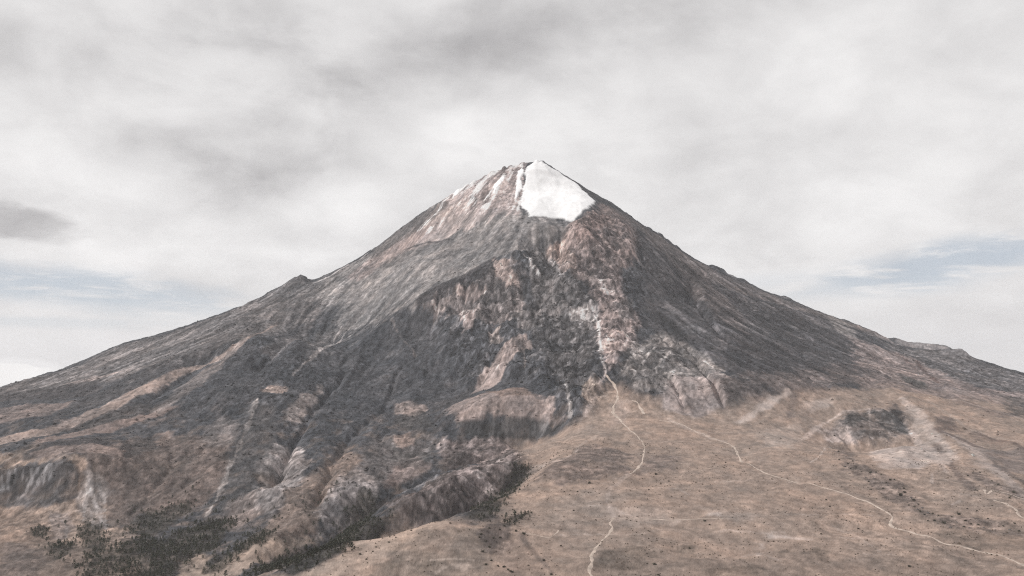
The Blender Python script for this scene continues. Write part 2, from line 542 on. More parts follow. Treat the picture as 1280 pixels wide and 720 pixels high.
def unproject(h, pix):
    """where the lines of sight through the pixels meet the ground h: (n,3)"""
    pix = np.asarray(pix, float)
    D = np.array([px_dir(u, v) for u, v in pix])
    t = np.concatenate([np.arange(150, 1000, 10), np.arange(1000, 7200, 4.0)])
    out = np.empty((len(pix), 3))
    for i, d in enumerate(D):
        x, y, z = d[0] / d[1] * t, t, d[2] / d[1] * t
        g = G.bil(h, x, y)
        below = np.nonzero(z < g)[0]
        if len(below):
            k = below[0]
            if k:
                a, b = z[k - 1] - g[k - 1], g[k] - z[k]
                tt = t[k - 1] + (t[k] - t[k - 1]) * a / max(a + b, 1e-9)
            else:
                tt = t[0]
        else:
            k = np.argmin(z - g)
            tt = t[k]
        out[i] = (d[0] / d[1] * tt, tt, 0)
    out[:, 2] = G.bil(h, out[:, 0], out[:, 1])
    return out


PLAIN_OUT = [(640, 551), (655, 572), (668, 583), (642, 612), (618, 643), (580, 650), (520, 654), (480, 669), (430, 691), (370, 722), (250, 790)]
PLAIN_TOP = [(1560, 560), (1400, 530), (1280, 500), (1210, 490), (1120, 478), (1060, 484), (1000, 486), (950, 494), (900, 508), (850, 508), (800, 494), (764, 474), (752, 492), (735, 522), (715, 531)]
plain_poly = [tuple(p[:2]) for p in unproject(H, PLAIN_OUT)] + [(-900, 700), (-900, -600), (5000, -600), (5000, 1500)] + [tuple(p[:2]) for p in unproject(H, PLAIN_TOP)]
plain_sd = poly_sd(G.X, G.Y, plain_poly)
rocky = sstep(plain_sd, 60, -60) * sstep(G.Y, 900, 1200)
_o = unproject(H, [(1034, 552), (1044, 528), (1060, 513), (1122, 509), (1138, 524), (1144, 546), (1110, 553)])[:, :2]
OUTCROP = sstep(poly_sd(G.X, G.Y, [tuple(p) for p in _o]), -45, 50)
_o = unproject(H, [(940, 500), (1000, 492), (1080, 488), (1210, 500), (1300, 520), (1300, 600), (1240, 590), (1180, 570), (1060, 560), (960, 545)])[:, :2]
rocky = np.maximum.reduce([rocky, OUTCROP * .55, .42 * sstep(poly_sd(G.X, G.Y, [tuple(p) for p in _o]), -80, 80)])

rough = rocky * (.35 + .65 * sstep(fbm(G.X, G.Y, 900, 3, 5), -.3, .4))
H = H + rocky * (fbm(G.X, G.Y, 420, 4, 3, ridged=True) * 12 + fbm(G.X, G.Y, 150, 3, 9) * 8)
H = H + (1 - rocky) * (fbm(G.X, G.Y, 420, 4, 31) * 9 - sstep(fbm(G.X, G.Y, 330, 3, 36, .5, ridged=True), .45, .95) * 7)

def zone(pix, soft=60.):
    P = unproject(H, pix)[:, :2]
    return sstep(poly_sd(G.X, G.Y, [tuple(p) for p in P]), -soft, soft)


AMPHI = zone([(530, 385), (575, 350), (620, 328), (660, 312), (700, 298), (745, 265), (790, 285), (803, 330), (800, 400), (785, 440), (760, 465), (735, 515), (712, 525), (665, 470), (620, 470), (585, 480), (560, 440), (545, 400)])
BAD = np.maximum.reduce([.45 * zone([(772, 470), (792, 430), (822, 413), (860, 430), (905, 462), (930, 480), (905, 508), (870, 522), (830, 512), (800, 490)]),
                         .6 * zone([(545, 553), (640, 550), (655, 572), (640, 598), (600, 640), (500, 640), (480, 632), (540, 606), (600, 582)], 30),
                         zone([(320, 585), (345, 555), (372, 560), (384, 585), (360, 622), (340, 650), (326, 640)], 40),
                         zone([(398, 640), (420, 602), (445, 585), (470, 600), (468, 632), (430, 662), (400, 672)], 40),
                         .35 * zone([(-40, 585), (88, 578), (135, 600), (134, 662), (100, 660), (-40, 640)], 30)])
SMOOTH = np.maximum.reduce([zone([(470, 330), (540, 265), (640, 250), (700, 280), (715, 290), (660, 310), (540, 362), (500, 400), (430, 420), (390, 390)]),
                            zone([(640, 215), (668, 204), (700, 216), (747, 254), (718, 277), (664, 272)], 40)])
CRAG = np.clip(AMPHI + BAD * .3 + .35 * sstep(fbm(G.X, G.Y, 700, 3, 88), 0, .4), 0, 1) * (1 - SMOOTH)
CRAG = np.maximum(CRAG, OUTCROP * .25)
ledge = (H + fbm(G.X, G.Y, 260, 3, 61) * 45) / 52.0
ledge = ledge - np.floor(ledge)
H = H + rocky * CRAG * (fbm(G.X, G.Y, 150, 4, 41, .6, ridged=True) * 24 + (sstep(ledge, .0, .3) - ledge) * 22 + fbm(G.X, G.Y, 330, 3, 47, ridged=True) * 22)
H, AREA = erode(H, 20, .20, rocky * (.16 + .95 * BAD + .18 * AMPHI) * (1 - .8 * SMOOTH) + .03, G.d)


def pull_back(h, strength=1.0):
    """bring the ground back to the surveyed points after erosion, keeping the new detail"""
    P = np.vstack([sky_xyz, srv_xyz])
    res = (P[:, 2] - G.bil(h, P[:, 0], P[:, 1]))
    num = np.zeros_like(h)
    den = np.full_like(h, .35)
    for (x, y, _), r, is_sky in zip(P, res, [1] * len(sky_xyz) + [0] * len(srv_xyz)):
        s = 110.0 if is_sky else 150.0
        rad = s * 3
        i0, i1 = np.searchsorted(G.x, (x - rad, x + rad))
        j0, j1 = np.searchsorted(G.y, (y - rad, y + rad))
        if i1 <= i0 or j1 <= j0:
            continue
        w = np.exp(-((G.X[j0:j1, i0:i1] - x) ** 2 + (G.Y[j0:j1, i0:i1] - y) ** 2) / (2 * s * s)) * (1 if is_sky else .8)
        num[j0:j1, i0:i1] += w * r
        den[j0:j1, i0:i1] += w
    return h + strength * num / den


H = pull_back(H, .9)


def match_skyline(h, passes=3):
    """raise or lower the crest where the visible skyline leaves the surveyed one"""
    us = np.arange(-60, 1345, 12.0)
    sk_u = [p[0] for p in SKYLINE]
    want = np.interp(us, sk_u, [p[1] for p in SKYLINE])
    t = np.arange(3000, 5900, 12.0)
    for _ in range(passes):
        corr = np.zeros_like(h)
        den = np.full_like(h, .12)
        for u, wv in zip(us, want):
            cp, sp = math.cos(PITCH), math.sin(PITCH)
            # along this bearing
            k0 = (u - W0 / 2) / FPX
            x = k0 * t * 1.0 / (cp)            # small correction below
            z = G.bil(h, x, t)
            f = t * cp + z * sp
            x = k0 * f
            z = G.bil(h, x, t)
            f = t * cp + z * sp
            v = H0 / 2 - FPX * (-t * sp + z * cp) / f
            i = int(np.argmin(v))
            dz = (v[i] - wv) * f[i] / FPX
            s = 90.0
            i0, i1 = np.searchsorted(G.x, (x[i] - 300, x[i] + 300))
            j0, j1 = np.searchsorted(G.y, (t[i] - 300, t[i] + 300))
            if i1 > i0 and j1 > j0:
                w = np.exp(-((G.X[j0:j1, i0:i1] - x[i]) ** 2 + (G.Y[j0:j1, i0:i1] - t[i]) ** 2) / (2 * s * s))
                corr[j0:j1, i0:i1] += w * dz
                den[j0:j1, i0:i1] += w
        h = h + corr / den
    return h


H = match_skyline(H)
# sharp crest along the summit skyline
for (u_, v_, Y_), r_, h_ in [((636, 506, 2990), 170, 24), ((1088, 522, 2880), 130, 5)]:
    c_ = px3(u_, v_, Y_)
    H = H + h_ * np.exp(-(((G.X - c_[0]) / 1.25) ** 2 + (G.Y - c_[1]) ** 2) / r_ ** 2)
P_ = [tuple(p) for p in sky_xyz[19:38]]
d_, z_ = seg_dist(G.X, G.Y, P_)
H = np.where(d_ < 140, smax(H, z_ - .70 * d_, 3.0), H)
print('terrain base', round(time.time() - T0, 1))

# ---- streaks of debris and gullies that run down the fall line (noise carried along the slope)
GL = Grid(-4000, 4200, 1100, 5900, 8.0)
hl = G.cub(H, GL.X, GL.Y)
hs = blur(hl, 6)
gy_, gx_ = np.gradient(hs, GL.d)
gm = np.hypot(gx_, gy_) + 1e-6
dxl, dyl = -gx_ / gm, -gy_ / gm
steep = gm
fine = rng.random(GL.X.shape).astype(np.float32)
broad = blur(rng.random(GL.X.shape), 5)
broad = (broad - broad.mean()) / broad.std()
acc_f = fine.copy()
acc_b = broad.copy()
for sgn in (1, -1):
    px_, py_ = GL.X.copy(), GL.Y.copy()
    for k in range(11):
        i = np.clip(((px_ - GL.x0) / GL.d + .5).astype(np.int32), 0, GL.nx - 1)
        j = np.clip(((py_ - GL.y0) / GL.d + .5).astype(np.int32), 0, GL.ny - 1)
        px_ += sgn * dxl[j, i] * 10
        py_ += sgn * dyl[j, i] * 10
        i = np.clip(((px_ - GL.x0) / GL.d + .5).astype(np.int32), 0, GL.nx - 1)
        j = np.clip(((py_ - GL.y0) / GL.d + .5).astype(np.int32), 0, GL.ny - 1)
        acc_f += fine[j, i]
        acc_b += broad[j, i]
acc_f = (acc_f - acc_f.mean()) / acc_f.std()
acc_b = (acc_b - acc_b.mean()) / acc_b.std()
print('streaks', round(time.time() - T0, 1))

# =====================================================================
# MESH: one polar sheet round the viewpoint, dense ahead, out to the horizon
# =====================================================================
th_f = np.linspace(R(-38.5), R(38.5), 1240)
th_b = np.linspace(R(38.5), R(360 - 38.5), 62)[1:-1]
TH = np.concatenate([th_f, th_b])
RR = np.concatenate([np.geomspace(20, 950, 26)[:-1], np.linspace(950, 1150, 26)[:-1], np.linspace(1150, 2700, 235)[:-1], np.linspace(2700, 5500, 440)[:-1],
                     np.linspace(5500, 8000, 90)[:-1], np.geomspace(8000, 30000, 22)])
nt, nr = len(TH), len(RR)
VX = (RR[:, None] * np.sin(TH)[None]).ravel()
VY = (RR[:, None] * np.cos(TH)[None]).ravel()
far = -600 - 500 * sstep(np.hypot(VX, VY), 6000, 20000) + fbm(VX, VY, 5000, 3, 77) * 120
inb = np.maximum(np.maximum(-5000 - VX, VX - 5200), np.maximum(-250 - VY, VY - 8100))
VZ = G.cub(H, VX, VY)
ROCK = np.where(inb < 0, G.bil(rocky, VX, VY), .3)
inL = (VX > GL.x0 + 20) & (VX < GL.x[-1] - 20) & (VY > GL.y0 + 20) & (VY < GL.y[-1] - 20)
LF = np.where(inL, GL.bil(acc_f, VX, VY), 0)
LB = np.where(inL, GL.bil(acc_b, VX, VY), 0)
SL = np.where(inL, GL.bil(steep, VX, VY), .1)
AR = np.where(inb < 0, G.bil(np.log(AREA), VX, VY), 0)
stp = sstep(SL, .18, .5) * ROCK
smooth_v = np.where(inb < 0, G.bil(SMOOTH, VX, VY), 0)
crag_v = np.where(inb < 0, G.bil(CRAG, VX, VY), 0)
_P = unproject(H, [(660, 206), (672, 203), (682, 205), (700, 217), (722, 231), (747, 254), (718, 277), (690, 273), (664, 271), (650, 252)])
SNOW_E = sstep(poly_sd(VX, VY, [tuple(p[:2]) for p in _P]), -25, 10)
bad_v = np.where(inb < 0, G.bil(BAD, VX, VY), 0)
N60 = fbm(VX, VY, 90, 4, 101)
N20 = fbm(VX, VY, 34, 3, 151, .65)
N400 = fbm(VX, VY, 420, 3, 201)
N110 = fbm(VX, VY, 60, 3, 171, .6, ridged=True)
ruf = (1 - .55 * smooth_v) * (1 - .66 * SNOW_E)
NR40 = fbm(VX, VY, 46, 3, 191, .6, ridged=True)
VZ = VZ + stp * (LF * .9 + LB * (1.6 + 2.4 * bad_v)) * ruf + ROCK * ruf * (np.abs(N60) * 6 - 2 + N20 * 4.2 + NR40 * (2.0 + 5.5 * crag_v) + fbm(VX, VY, 15, 2, 195) * 2.4 + N110 * 9 * crag_v) + (1 - ROCK) * (N60 * 4.2 + N20 * 2.0)
# rock knobs along the summit crest
for u_, v_, r_, h_ in [(606, 219, 18, 9), (614, 215, 26, 13), (630, 210, 15, 14), (653, 205, 24, 10), (671, 201, 16, 8), (678, 203, 18, 9), (563, 246, 20, 7), (572, 241, 18, 8), (893, 336, 30, 12), (903, 339, 26, 12), (930, 352, 30, 8), (848, 311, 22, 8), (826, 295, 20, 7), (812, 287, 18, 6), (373, 349, 75, 14), (378, 349, 30, 10), (592, 228, 18, 8), (638, 208, 16, 9), (583, 233, 16, 7), (1058, 402, 30, 7), (1204, 437, 30, 9), (985, 373, 36, 8)]:
    k_ = int(np.argmin(abs(np.array([p[0] for p in SKYLINE]) - u_)))
    x_ = (u_ - W0 / 2) / FPX * (SKYLINE[k_][2] * math.cos(PITCH) + sky_xyz[k_][2] * math.sin(PITCH))
    q_ = ((VX - x_) ** 2 + ((VY - SKYLINE[k_][2]) / 1.6) ** 2) / r_ ** 2
    VZ = VZ + 1.45 * h_ * np.exp(-q_ ** 2)
VZ = np.where(inb > 0, VZ + (far - VZ) * sstep(inb, 0, 3500), VZ)
print('sheet', nt * nr, round(time.time() - T0, 1))

# =====================================================================
# COLOUR of the ground: rock, scree, grass, sand patches, placed on the ground itself
# =====================================================================
C_DARK = (.053, .0545, .061)
C_GREY = (.150, .146, .147)
C_BROWN = (.262, .200, .168)
BASE = np.empty((nt * nr, 3), np.float32)
kb = sstep(VZ + N400 * 60, -260, -60)[:, None]
BASE[:] = np.array(C_BROWN) * (1 - kb) + np.array(C_DARK) * kb
SPECK = np.full(nt * nr, .30, np.float32) * ROCK.astype(np.float32) + .12      # strength of mottling
STREAK = (.26 * stp).astype(np.float32)
WARP = (fbm(VX, VY, 120, 4, 301) * 1.3 + fbm(VX, VY, 26, 2, 331) * .8 + stp * (LB * .38 + LF * .28)).astype(np.float32)


BREAK = (fbm(VX, VY, 80, 4, 351, .65) * .9 + stp * LB * .16).astype(np.float32)


def mask_poly(pix, soft=25., warp=25., wfield=None):
    P = unproject(H, pix)[:, :2]
    pad = soft + warp * 1.6
    lo, hi = P.min(0) - pad, P.max(0) + pad
    sel = np.nonzero((VX > lo[0]) & (VX < hi[0]) & (VY > lo[1]) & (VY < hi[1]))[0]
    sd = poly_sd(VX[sel], VY[sel], [tuple(p) for p in P]) + (WARP if wfield is None else wfield)[sel] * warp
    return sel, sstep(sd, -soft, soft)


def mask_line(pix, width, warp=6., soft=.6):
    P = unproject(H, pix)[:, :2]
    pad = width * 2 + warp * 2
    lo, hi = P.min(0) - pad, P.max(0) + pad
    sel = np.nonzero((VX > lo[0]) & (VX < hi[0]) & (VY > lo[1]) & (VY < hi[1]))[0]
    d, _ = seg_dist(VX[sel], VY[sel], [(p[0], p[1], 0) for p in P])
    return sel, sstep(-d + WARP[sel] * warp, -width * (1 + soft), -width * (1 - soft) + 1e-3)


def lay(sel, m, color, alpha=1., speck=None, streak=None):
    color = np.array(color, float)
    if color.mean() < .5 and tuple(color) not in (C_BROWN, C_DARK):
        color = color.mean() + (color - color.mean()) * .84
        color = color * np.clip(color.mean() / .19, .45, 1.5) ** .38 * (1.03, .985, .99)
    a = (m * alpha).astype(np.float32)
    BASE[sel] += (np.array(color, np.float32) - BASE[sel]) * a[:, None]
    if speck is not None:
        SPECK[sel] += (speck - SPECK[sel]) * a
    if streak is not None:
        STREAK[sel] += (streak - STREAK[sel]) * a


def paint(pix, color, alpha=1., soft=25., warp=25., speck=None, streak=None):
    sel, m = mask_poly(pix, soft, warp)
    m = np.clip(m * (1 + BREAK[sel]), 0, 1)
    lay(sel, m, color, alpha, speck, streak)


def line(pix, width, color, alpha=1., warp=6.):
    sel, m = mask_line(pix, width, warp)
    lay(sel, m, color, alpha)


# the grassy plain
sd_pl = poly_sd(VX, VY, plain_poly) + WARP * 25
m_pl = sstep(sd_pl, -40, 40)
lay(slice(None), m_pl, C_BROWN, 1.0, .24, .05)
# the dark body of the mountain down to the gorge
MOUNTAIN = [(-300, 575), (0, 486), (230, 410), (372, 352), (675, 205), (760, 256), (860, 322), (985, 377), (1106, 424), (1207, 440), (1280, 470), (1420, 520), (1280, 492), (1210, 486), (1120, 472), (1080, 480),
            (1000, 480), (950, 488), (900, 500), (850, 500), (800, 485), (762, 470), (750, 490), (735, 520), (713, 532), (640, 550), (655, 575), (668, 583), (640, 612), (615, 645), (580, 652), (520, 656), (480, 670), (430, 694), (370, 722),
            (200, 722), (140, 640), (110, 570), (-300, 600)]
paint(MOUNTAIN, C_DARK, 1.0, 50, 40)
EXEC_PAINT = True
# left flank, upper grey slope
paint([(-60, 502), (0, 485), (150, 432), (230, 410), (372, 352), (440, 330), (480, 302), (470, 330), (400, 390), (300, 425), (200, 458), (60, 492), (0, 498)], (.142, .135, .135), .9, 60, 50, .45, .6)
paint([(395, 352), (440, 330), (490, 297), (540, 260), (600, 227), (650, 235), (652, 268), (700, 277), (715, 289), (660, 310), (620, 325), (580, 345), (540, 362), (520, 380), (470, 405), (425, 415), (420, 385), (400, 366)], (.188, .183, .181), .95, 60, 50, .42)
paint([(540, 263), (600, 229), (640, 217), (655, 240), (645, 266), (610, 274), (560, 296), (520, 312), (498, 308)], (.275, .235, .222), .85, 30, 30, .28, .45)
paint([(428, 348), (470, 318), (510, 292), (535, 282), (540, 292), (500, 318), (450, 350)], (.255, .205, .192), .7, 22, 25)
paint([(330, 375), (374, 352), (395, 356), (380, 372), (340, 382)], (.10, .098, .10), .7, 30, 20)
paint([(495, 288), (540, 262), (560, 252), (545, 272), (505, 298), (470, 322), (462, 320)], (.105, .10, .10), .8, 15, 20)
paint([(470, 330), (530, 306), (566, 297), (560, 303), (520, 318), (478, 338)], (.105, .104, .106), .7, 8, 12)
line([(505, 312), (535, 303), (567, 299)], 7, (.06, .06, .064), .9)
paint([(555, 242), (600, 220), (640, 206), (656, 203), (654, 240), (642, 262), (600, 266), (570, 268)], (.33, .28, .268), .8, 15, 25, .5, .3)
for p in [[(600, 240), (612, 232), (612, 252), (602, 256)], [(588, 248), (598, 244), (596, 258), (588, 262)], [(623, 212), (634, 210), (634, 218), (626, 220)]]:
    paint(p, (.105, .088, .085), .8, 10, 14)
# dark rim, its shadow painted as colour, and the walls of the amphitheatre
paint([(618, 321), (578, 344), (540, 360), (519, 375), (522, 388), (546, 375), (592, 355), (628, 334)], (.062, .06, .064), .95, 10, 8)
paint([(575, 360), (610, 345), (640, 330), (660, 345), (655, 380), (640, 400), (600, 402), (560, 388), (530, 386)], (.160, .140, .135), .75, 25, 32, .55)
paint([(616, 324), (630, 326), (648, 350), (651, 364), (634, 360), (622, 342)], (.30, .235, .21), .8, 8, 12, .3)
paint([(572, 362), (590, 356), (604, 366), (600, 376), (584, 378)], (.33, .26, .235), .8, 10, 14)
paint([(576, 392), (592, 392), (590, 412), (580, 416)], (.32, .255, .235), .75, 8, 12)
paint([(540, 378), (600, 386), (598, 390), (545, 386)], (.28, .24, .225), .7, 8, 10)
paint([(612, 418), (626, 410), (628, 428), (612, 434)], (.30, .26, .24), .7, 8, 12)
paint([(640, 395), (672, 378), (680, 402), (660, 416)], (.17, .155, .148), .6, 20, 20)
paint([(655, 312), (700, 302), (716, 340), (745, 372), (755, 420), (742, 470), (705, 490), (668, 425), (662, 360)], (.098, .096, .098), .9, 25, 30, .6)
paint([(716, 388), (742, 378), (750, 396), (736, 408), (720, 402)], (.30, .285, .28), .75, 12, 20, .5)
line([(688, 325), (700, 340), (712, 352)], 8, (.27, .26, .26), .7, 10)
line([(655, 318), (664, 333), (676, 345)], 7, (.30, .28, .275), .7, 10)
paint([(1085, 418), (1122, 419), (1160, 425), (1186, 430), (1192, 436), (1150, 434), (1118, 430)], (.24, .225, .225), .8, 30, 10)  # far ridge: haze painted in as a lighter rock colour
# red rib
paint([(686, 312), (700, 299), (740, 264), (760, 256), (790, 277), (800, 300), (790, 330), (775, 342), (776, 370), (800, 395), (782, 430), (762, 460), (752, 440), (750, 382), (730, 357), (712, 347)], (.172, .140, .133), .95, 22, 20, .5, .3)
paint([(720, 285), (745, 268), (765, 266), (755, 290), (735, 310), (722, 305)], (.14, .105, .098), .7, 15, 20)
paint([(686, 311), (700, 302), (716, 318), (722, 342), (708, 340)], (.255, .19, .162), .6, 14, 18)
paint([(725, 343), (745, 346), (766, 360), (768, 368), (748, 364)], (.35, .29, .27), .8, 9, 10)
paint([(750, 382), (776, 372), (800, 398), (790, 430), (770, 460), (757, 466), (751, 430)], (.255, .207, .195), .8, 20, 20, .35, .4)
paint([(770, 380), (790, 378), (792, 400), (778, 404)], (.12, .115, .115), .7, 12, 14)
line([(742, 385), (748, 405), (750, 430), (752, 452), (757, 466)], 6, (.40, .37, .36), .85, 6)
line([(757, 466), (748, 490), (738, 508), (732, 520)], 6, (.33, .29, .28), .8, 6)
line([(790, 420), (775, 440), (762, 462)], 7, (.32, .27, .26), .7, 6)
# dark right face with its greyer skyline rib
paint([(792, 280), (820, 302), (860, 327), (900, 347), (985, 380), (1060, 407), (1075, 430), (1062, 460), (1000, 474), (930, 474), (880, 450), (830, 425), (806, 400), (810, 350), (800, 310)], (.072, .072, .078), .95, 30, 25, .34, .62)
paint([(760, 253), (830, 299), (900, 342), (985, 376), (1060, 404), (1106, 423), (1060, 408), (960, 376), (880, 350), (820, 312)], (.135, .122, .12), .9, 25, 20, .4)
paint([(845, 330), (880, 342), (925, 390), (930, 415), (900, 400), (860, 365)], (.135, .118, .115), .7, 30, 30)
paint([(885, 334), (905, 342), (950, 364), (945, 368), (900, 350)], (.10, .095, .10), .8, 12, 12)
paint([(1020, 390), (1062, 405), (1068, 425), (1050, 415)], (.19, .18, .175), .7, 12, 16)
# grey badlands under it
paint([(772, 470), (792, 430), (822, 413), (860, 430), (905, 462), (880, 475), (900, 490), (860, 500), (800, 485)], (.165, .155, .15), .9, 22, 20, .45, .5)
paint([(800, 440), (820, 432), (838, 452), (830, 470), (808, 465)], (.09, .09, .092), .7, 15, 18)
paint([(832, 474), (895, 468), (930, 480), (905, 508), (870, 522), (830, 512)], (.245, .21, .2), .85, 18, 16, .25, .4)
paint([(882, 470), (925, 474), (926, 490), (918, 500), (905, 490)], (.085, .085, .088), .8, 12, 14)
for a, b in [((838, 440), (815, 470)), ((812, 430), (775, 468)), ((826, 425), (790, 474)), ((850, 455), (842, 470))]:
    line([a, b], 5, (.31, .29, .28), .65, 6)
line([(880, 452), (895, 462), (906, 463)], 5, (.34, .32, .31), .7, 5)
line([(800, 464), (860, 468), (945, 473)], 4, (.30, .28, .265), .6, 5)
# right shoulder and base
paint([(1100, 426), (1150, 437), (1207, 440), (1280, 468), (1350, 495), (1280, 492), (1200, 480), (1160, 460), (1120, 442)], (.128, .124, .127), .85, 35, 35, .55, .6)
paint([(1066, 424), (1100, 436), (1140, 446), (1165, 462), (1215, 482), (1300, 496), (1300, 512), (1210, 500), (1120, 486), (1078, 484)], (.205, .168, .158), .85, 35, 35, .4, .4)
paint([(1124, 468), (1150, 476), (1164, 487), (1140, 485)], (.062, .064, .062), .9, 14, 16)
paint([(1255, 495), (1290, 498), (1300, 515), (1265, 520)], (.08, .08, .08), .8, 20, 25)
paint([(1180, 492), (1250, 515), (1290, 520), (1250, 522), (1190, 502)], (.13, .105, .098), .6, 14, 16)
paint([(1165, 520), (1190, 522), (1200, 540), (1172, 535)], (.115, .092, .085), .8, 12, 16)
paint([(1205, 535), (1250, 545), (1262, 560), (1225, 552)], (.13, .105, .095), .6, 14, 18)
paint([(918, 528), (962, 496), (986, 487), (992, 492), (950, 516), (926, 531)], (.40, .335, .295), .9, 9, 8, .08)
paint([(1002, 502), (1040, 497), (1040, 506), (1012, 516)], (.33, .275, .24), .75, 12, 14)
paint([(985, 495), (998, 492), (992, 520), (985, 522)], (.12, .10, .095), .6, 10, 12)
line([(1000, 548), (1036, 526), (1060, 513), (1086, 511)], 7, (.38, .31, .27), .8, 5)
paint([(945, 540), (1000, 530), (990, 560), (960, 560)], (.30, .25, .215), .6, 20, 25)
paint([(1130, 500), (1160, 520), (1192, 572), (1168, 574), (1140, 540)], (.29, .245, .215), .7, 18, 20)
paint([(1080, 566), (1150, 556), (1192, 570), (1150, 588), (1100, 582)], (.31, .268, .245), .8, 18, 20)
paint([(1195, 545), (1215, 575), (1262, 612), (1270, 600), (1230, 560)], (.28, .24, .215), .7, 14, 16)
paint([(1222, 562), (1290, 560), (1300, 598), (1262, 590)], (.155, .135, .13), .75, 25, 25)
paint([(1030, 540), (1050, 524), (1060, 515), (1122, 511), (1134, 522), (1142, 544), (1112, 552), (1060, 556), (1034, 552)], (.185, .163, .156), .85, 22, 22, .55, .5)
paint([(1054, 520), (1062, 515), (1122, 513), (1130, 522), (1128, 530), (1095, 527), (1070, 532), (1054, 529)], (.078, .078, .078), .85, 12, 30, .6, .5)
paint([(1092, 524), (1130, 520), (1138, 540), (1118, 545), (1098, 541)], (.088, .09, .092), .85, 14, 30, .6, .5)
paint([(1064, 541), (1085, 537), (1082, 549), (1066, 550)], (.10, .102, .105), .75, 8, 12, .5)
paint([(1108, 508), (1120, 505), (1128, 516), (1118, 520)], (.09, .08, .078), .8, 8, 10)
line([(1086, 511), (1087, 530), (1090, 548)], 4.5, (.31, .275, .255), .75, 6)
# streaked slopes right of it
for P, w, c, al in [([(1128, 498), (1150, 518), (1168, 545), (1192, 574)], 12, (.30, .252, .222), .7), ([(1160, 500), (1205, 533), (1245, 548), (1290, 556)], 7, (.275, .225, .19), .55), ([(1112, 470), (1160, 492), (1215, 505), (1290, 528)], 8, (.27, .22, .195), .5),
                    ([(1180, 540), (1215, 560), (1250, 590), (1285, 625)], 10, (.285, .24, .215), .65), ([(1140, 540), (1168, 566), (1182, 590)], 8, (.28, .235, .21), .6), ([(1090, 452), (1105, 470), (1135, 480)], 12, (.26, .215, .2), .5),
                    ([(1146, 452), (1160, 468), (1172, 478)], 9, (.12, .088, .082), .75), ([(1130, 448), (1146, 462)], 9, (.13, .098, .092), .6), ([(1076, 436), (1092, 448)], 10, (.11, .085, .082), .6),
                    ([(1170, 535), (1200, 548), (1225, 560)], 9, (.13, .10, .09), .6), ([(1220, 540), (1262, 552), (1290, 566)], 8, (.135, .105, .093), .55), ([(1170, 555), (1190, 585), (1215, 612)], 8, (.15, .118, .103), .6),
                    ([(1240, 575), (1262, 592), (1290, 610)], 9, (.125, .105, .098), .5)]:
    line(P, w * 1.25, c, min(1, al + .25), w * .9)
# scree cone, pink mound and its cliff
paint([(646, 421), (658, 419), (664, 436), (640, 452), (612, 486), (590, 492), (600, 470), (630, 434)], (.29, .235, .215), .95, 8, 6, .10, .3)
line([(648, 426), (625, 452), (604, 480)], 4, (.13, .12, .118), .6, 4)
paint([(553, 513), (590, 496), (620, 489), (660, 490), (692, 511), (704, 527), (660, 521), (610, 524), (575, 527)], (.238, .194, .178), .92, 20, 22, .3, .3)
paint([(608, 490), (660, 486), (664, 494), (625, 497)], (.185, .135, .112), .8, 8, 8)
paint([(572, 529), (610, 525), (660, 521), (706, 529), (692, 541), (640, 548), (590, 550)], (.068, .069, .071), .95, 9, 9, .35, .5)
paint([(595, 490), (560, 512), (545, 505), (590, 480)], (.085, .083, .086), .6, 15, 20)
line([(706, 480), (711, 500), (713, 522)], 6, (.26, .25, .245), .7, 6)
line([(655, 435), (656, 460)], 5, (.22, .2, .19), .6, 6)
# slopes between the mound and the gorge
paint([(545, 553), (640, 550), (655, 572), (640, 598), (600, 640), (500, 640), (480, 632), (540, 606), (600, 582), (555, 578)], (.158, .130, .123), .9, 14, 14, .5, .8)
paint([(470, 545), (520, 540), (545, 560), (520, 590), (470, 620), (440, 610), (450, 570)], (.142, .132, .130), .7, 30, 35, .45, .5)
paint([(495, 505), (515, 500), (535, 512), (520, 520), (495, 518)], (.25, .205, .185), .7, 12, 14)
paint([(490, 545), (512, 540), (520, 555), (500, 560)], (.23, .175, .15), .75, 12, 16)
paint([(490, 580), (520, 572), (535, 585), (510, 600), (480, 612)], (.215, .165, .15), .6, 15, 18)
paint([(490, 520), (530, 515), (545, 535), (500, 540)], (.07, .07, .07), .7, 14, 18)
paint([(490, 560), (545, 565), (525, 585), (490, 585)], (.075, .075, .074), .6, 14, 18)
line([(640, 567), (600, 581), (540, 607), (490, 630)], 5, (.062, .056, .053), .85, 4)
for a, b in [((640, 585), (610, 620)), ((650, 572), (622, 600)), ((628, 570), (600, 600)), ((580, 600), (560, 628)), ((545, 610), (528, 640)), ((620, 605), (596, 632)), ((556, 545), (545, 560))]:
    line([a, b], 6, (.285, .245, .232), .6, 8)
# left flank: tan ribs between dark hollows
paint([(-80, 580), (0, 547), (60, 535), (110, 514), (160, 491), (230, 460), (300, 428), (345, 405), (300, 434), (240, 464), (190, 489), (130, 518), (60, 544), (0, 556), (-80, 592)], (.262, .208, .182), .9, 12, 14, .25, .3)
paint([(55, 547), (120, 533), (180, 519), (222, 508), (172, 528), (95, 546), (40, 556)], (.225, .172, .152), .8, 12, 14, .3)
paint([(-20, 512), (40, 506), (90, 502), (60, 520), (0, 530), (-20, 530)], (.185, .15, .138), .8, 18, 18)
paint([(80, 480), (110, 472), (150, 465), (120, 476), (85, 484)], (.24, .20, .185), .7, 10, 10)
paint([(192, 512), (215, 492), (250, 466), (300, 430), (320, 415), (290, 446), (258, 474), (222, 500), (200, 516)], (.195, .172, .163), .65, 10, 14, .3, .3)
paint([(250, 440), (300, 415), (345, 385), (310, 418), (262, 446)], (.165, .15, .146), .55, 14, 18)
paint([(330, 440), (372, 410), (395, 395), (372, 425), (340, 450)], (.15, .14, .14), .5, 14, 18)
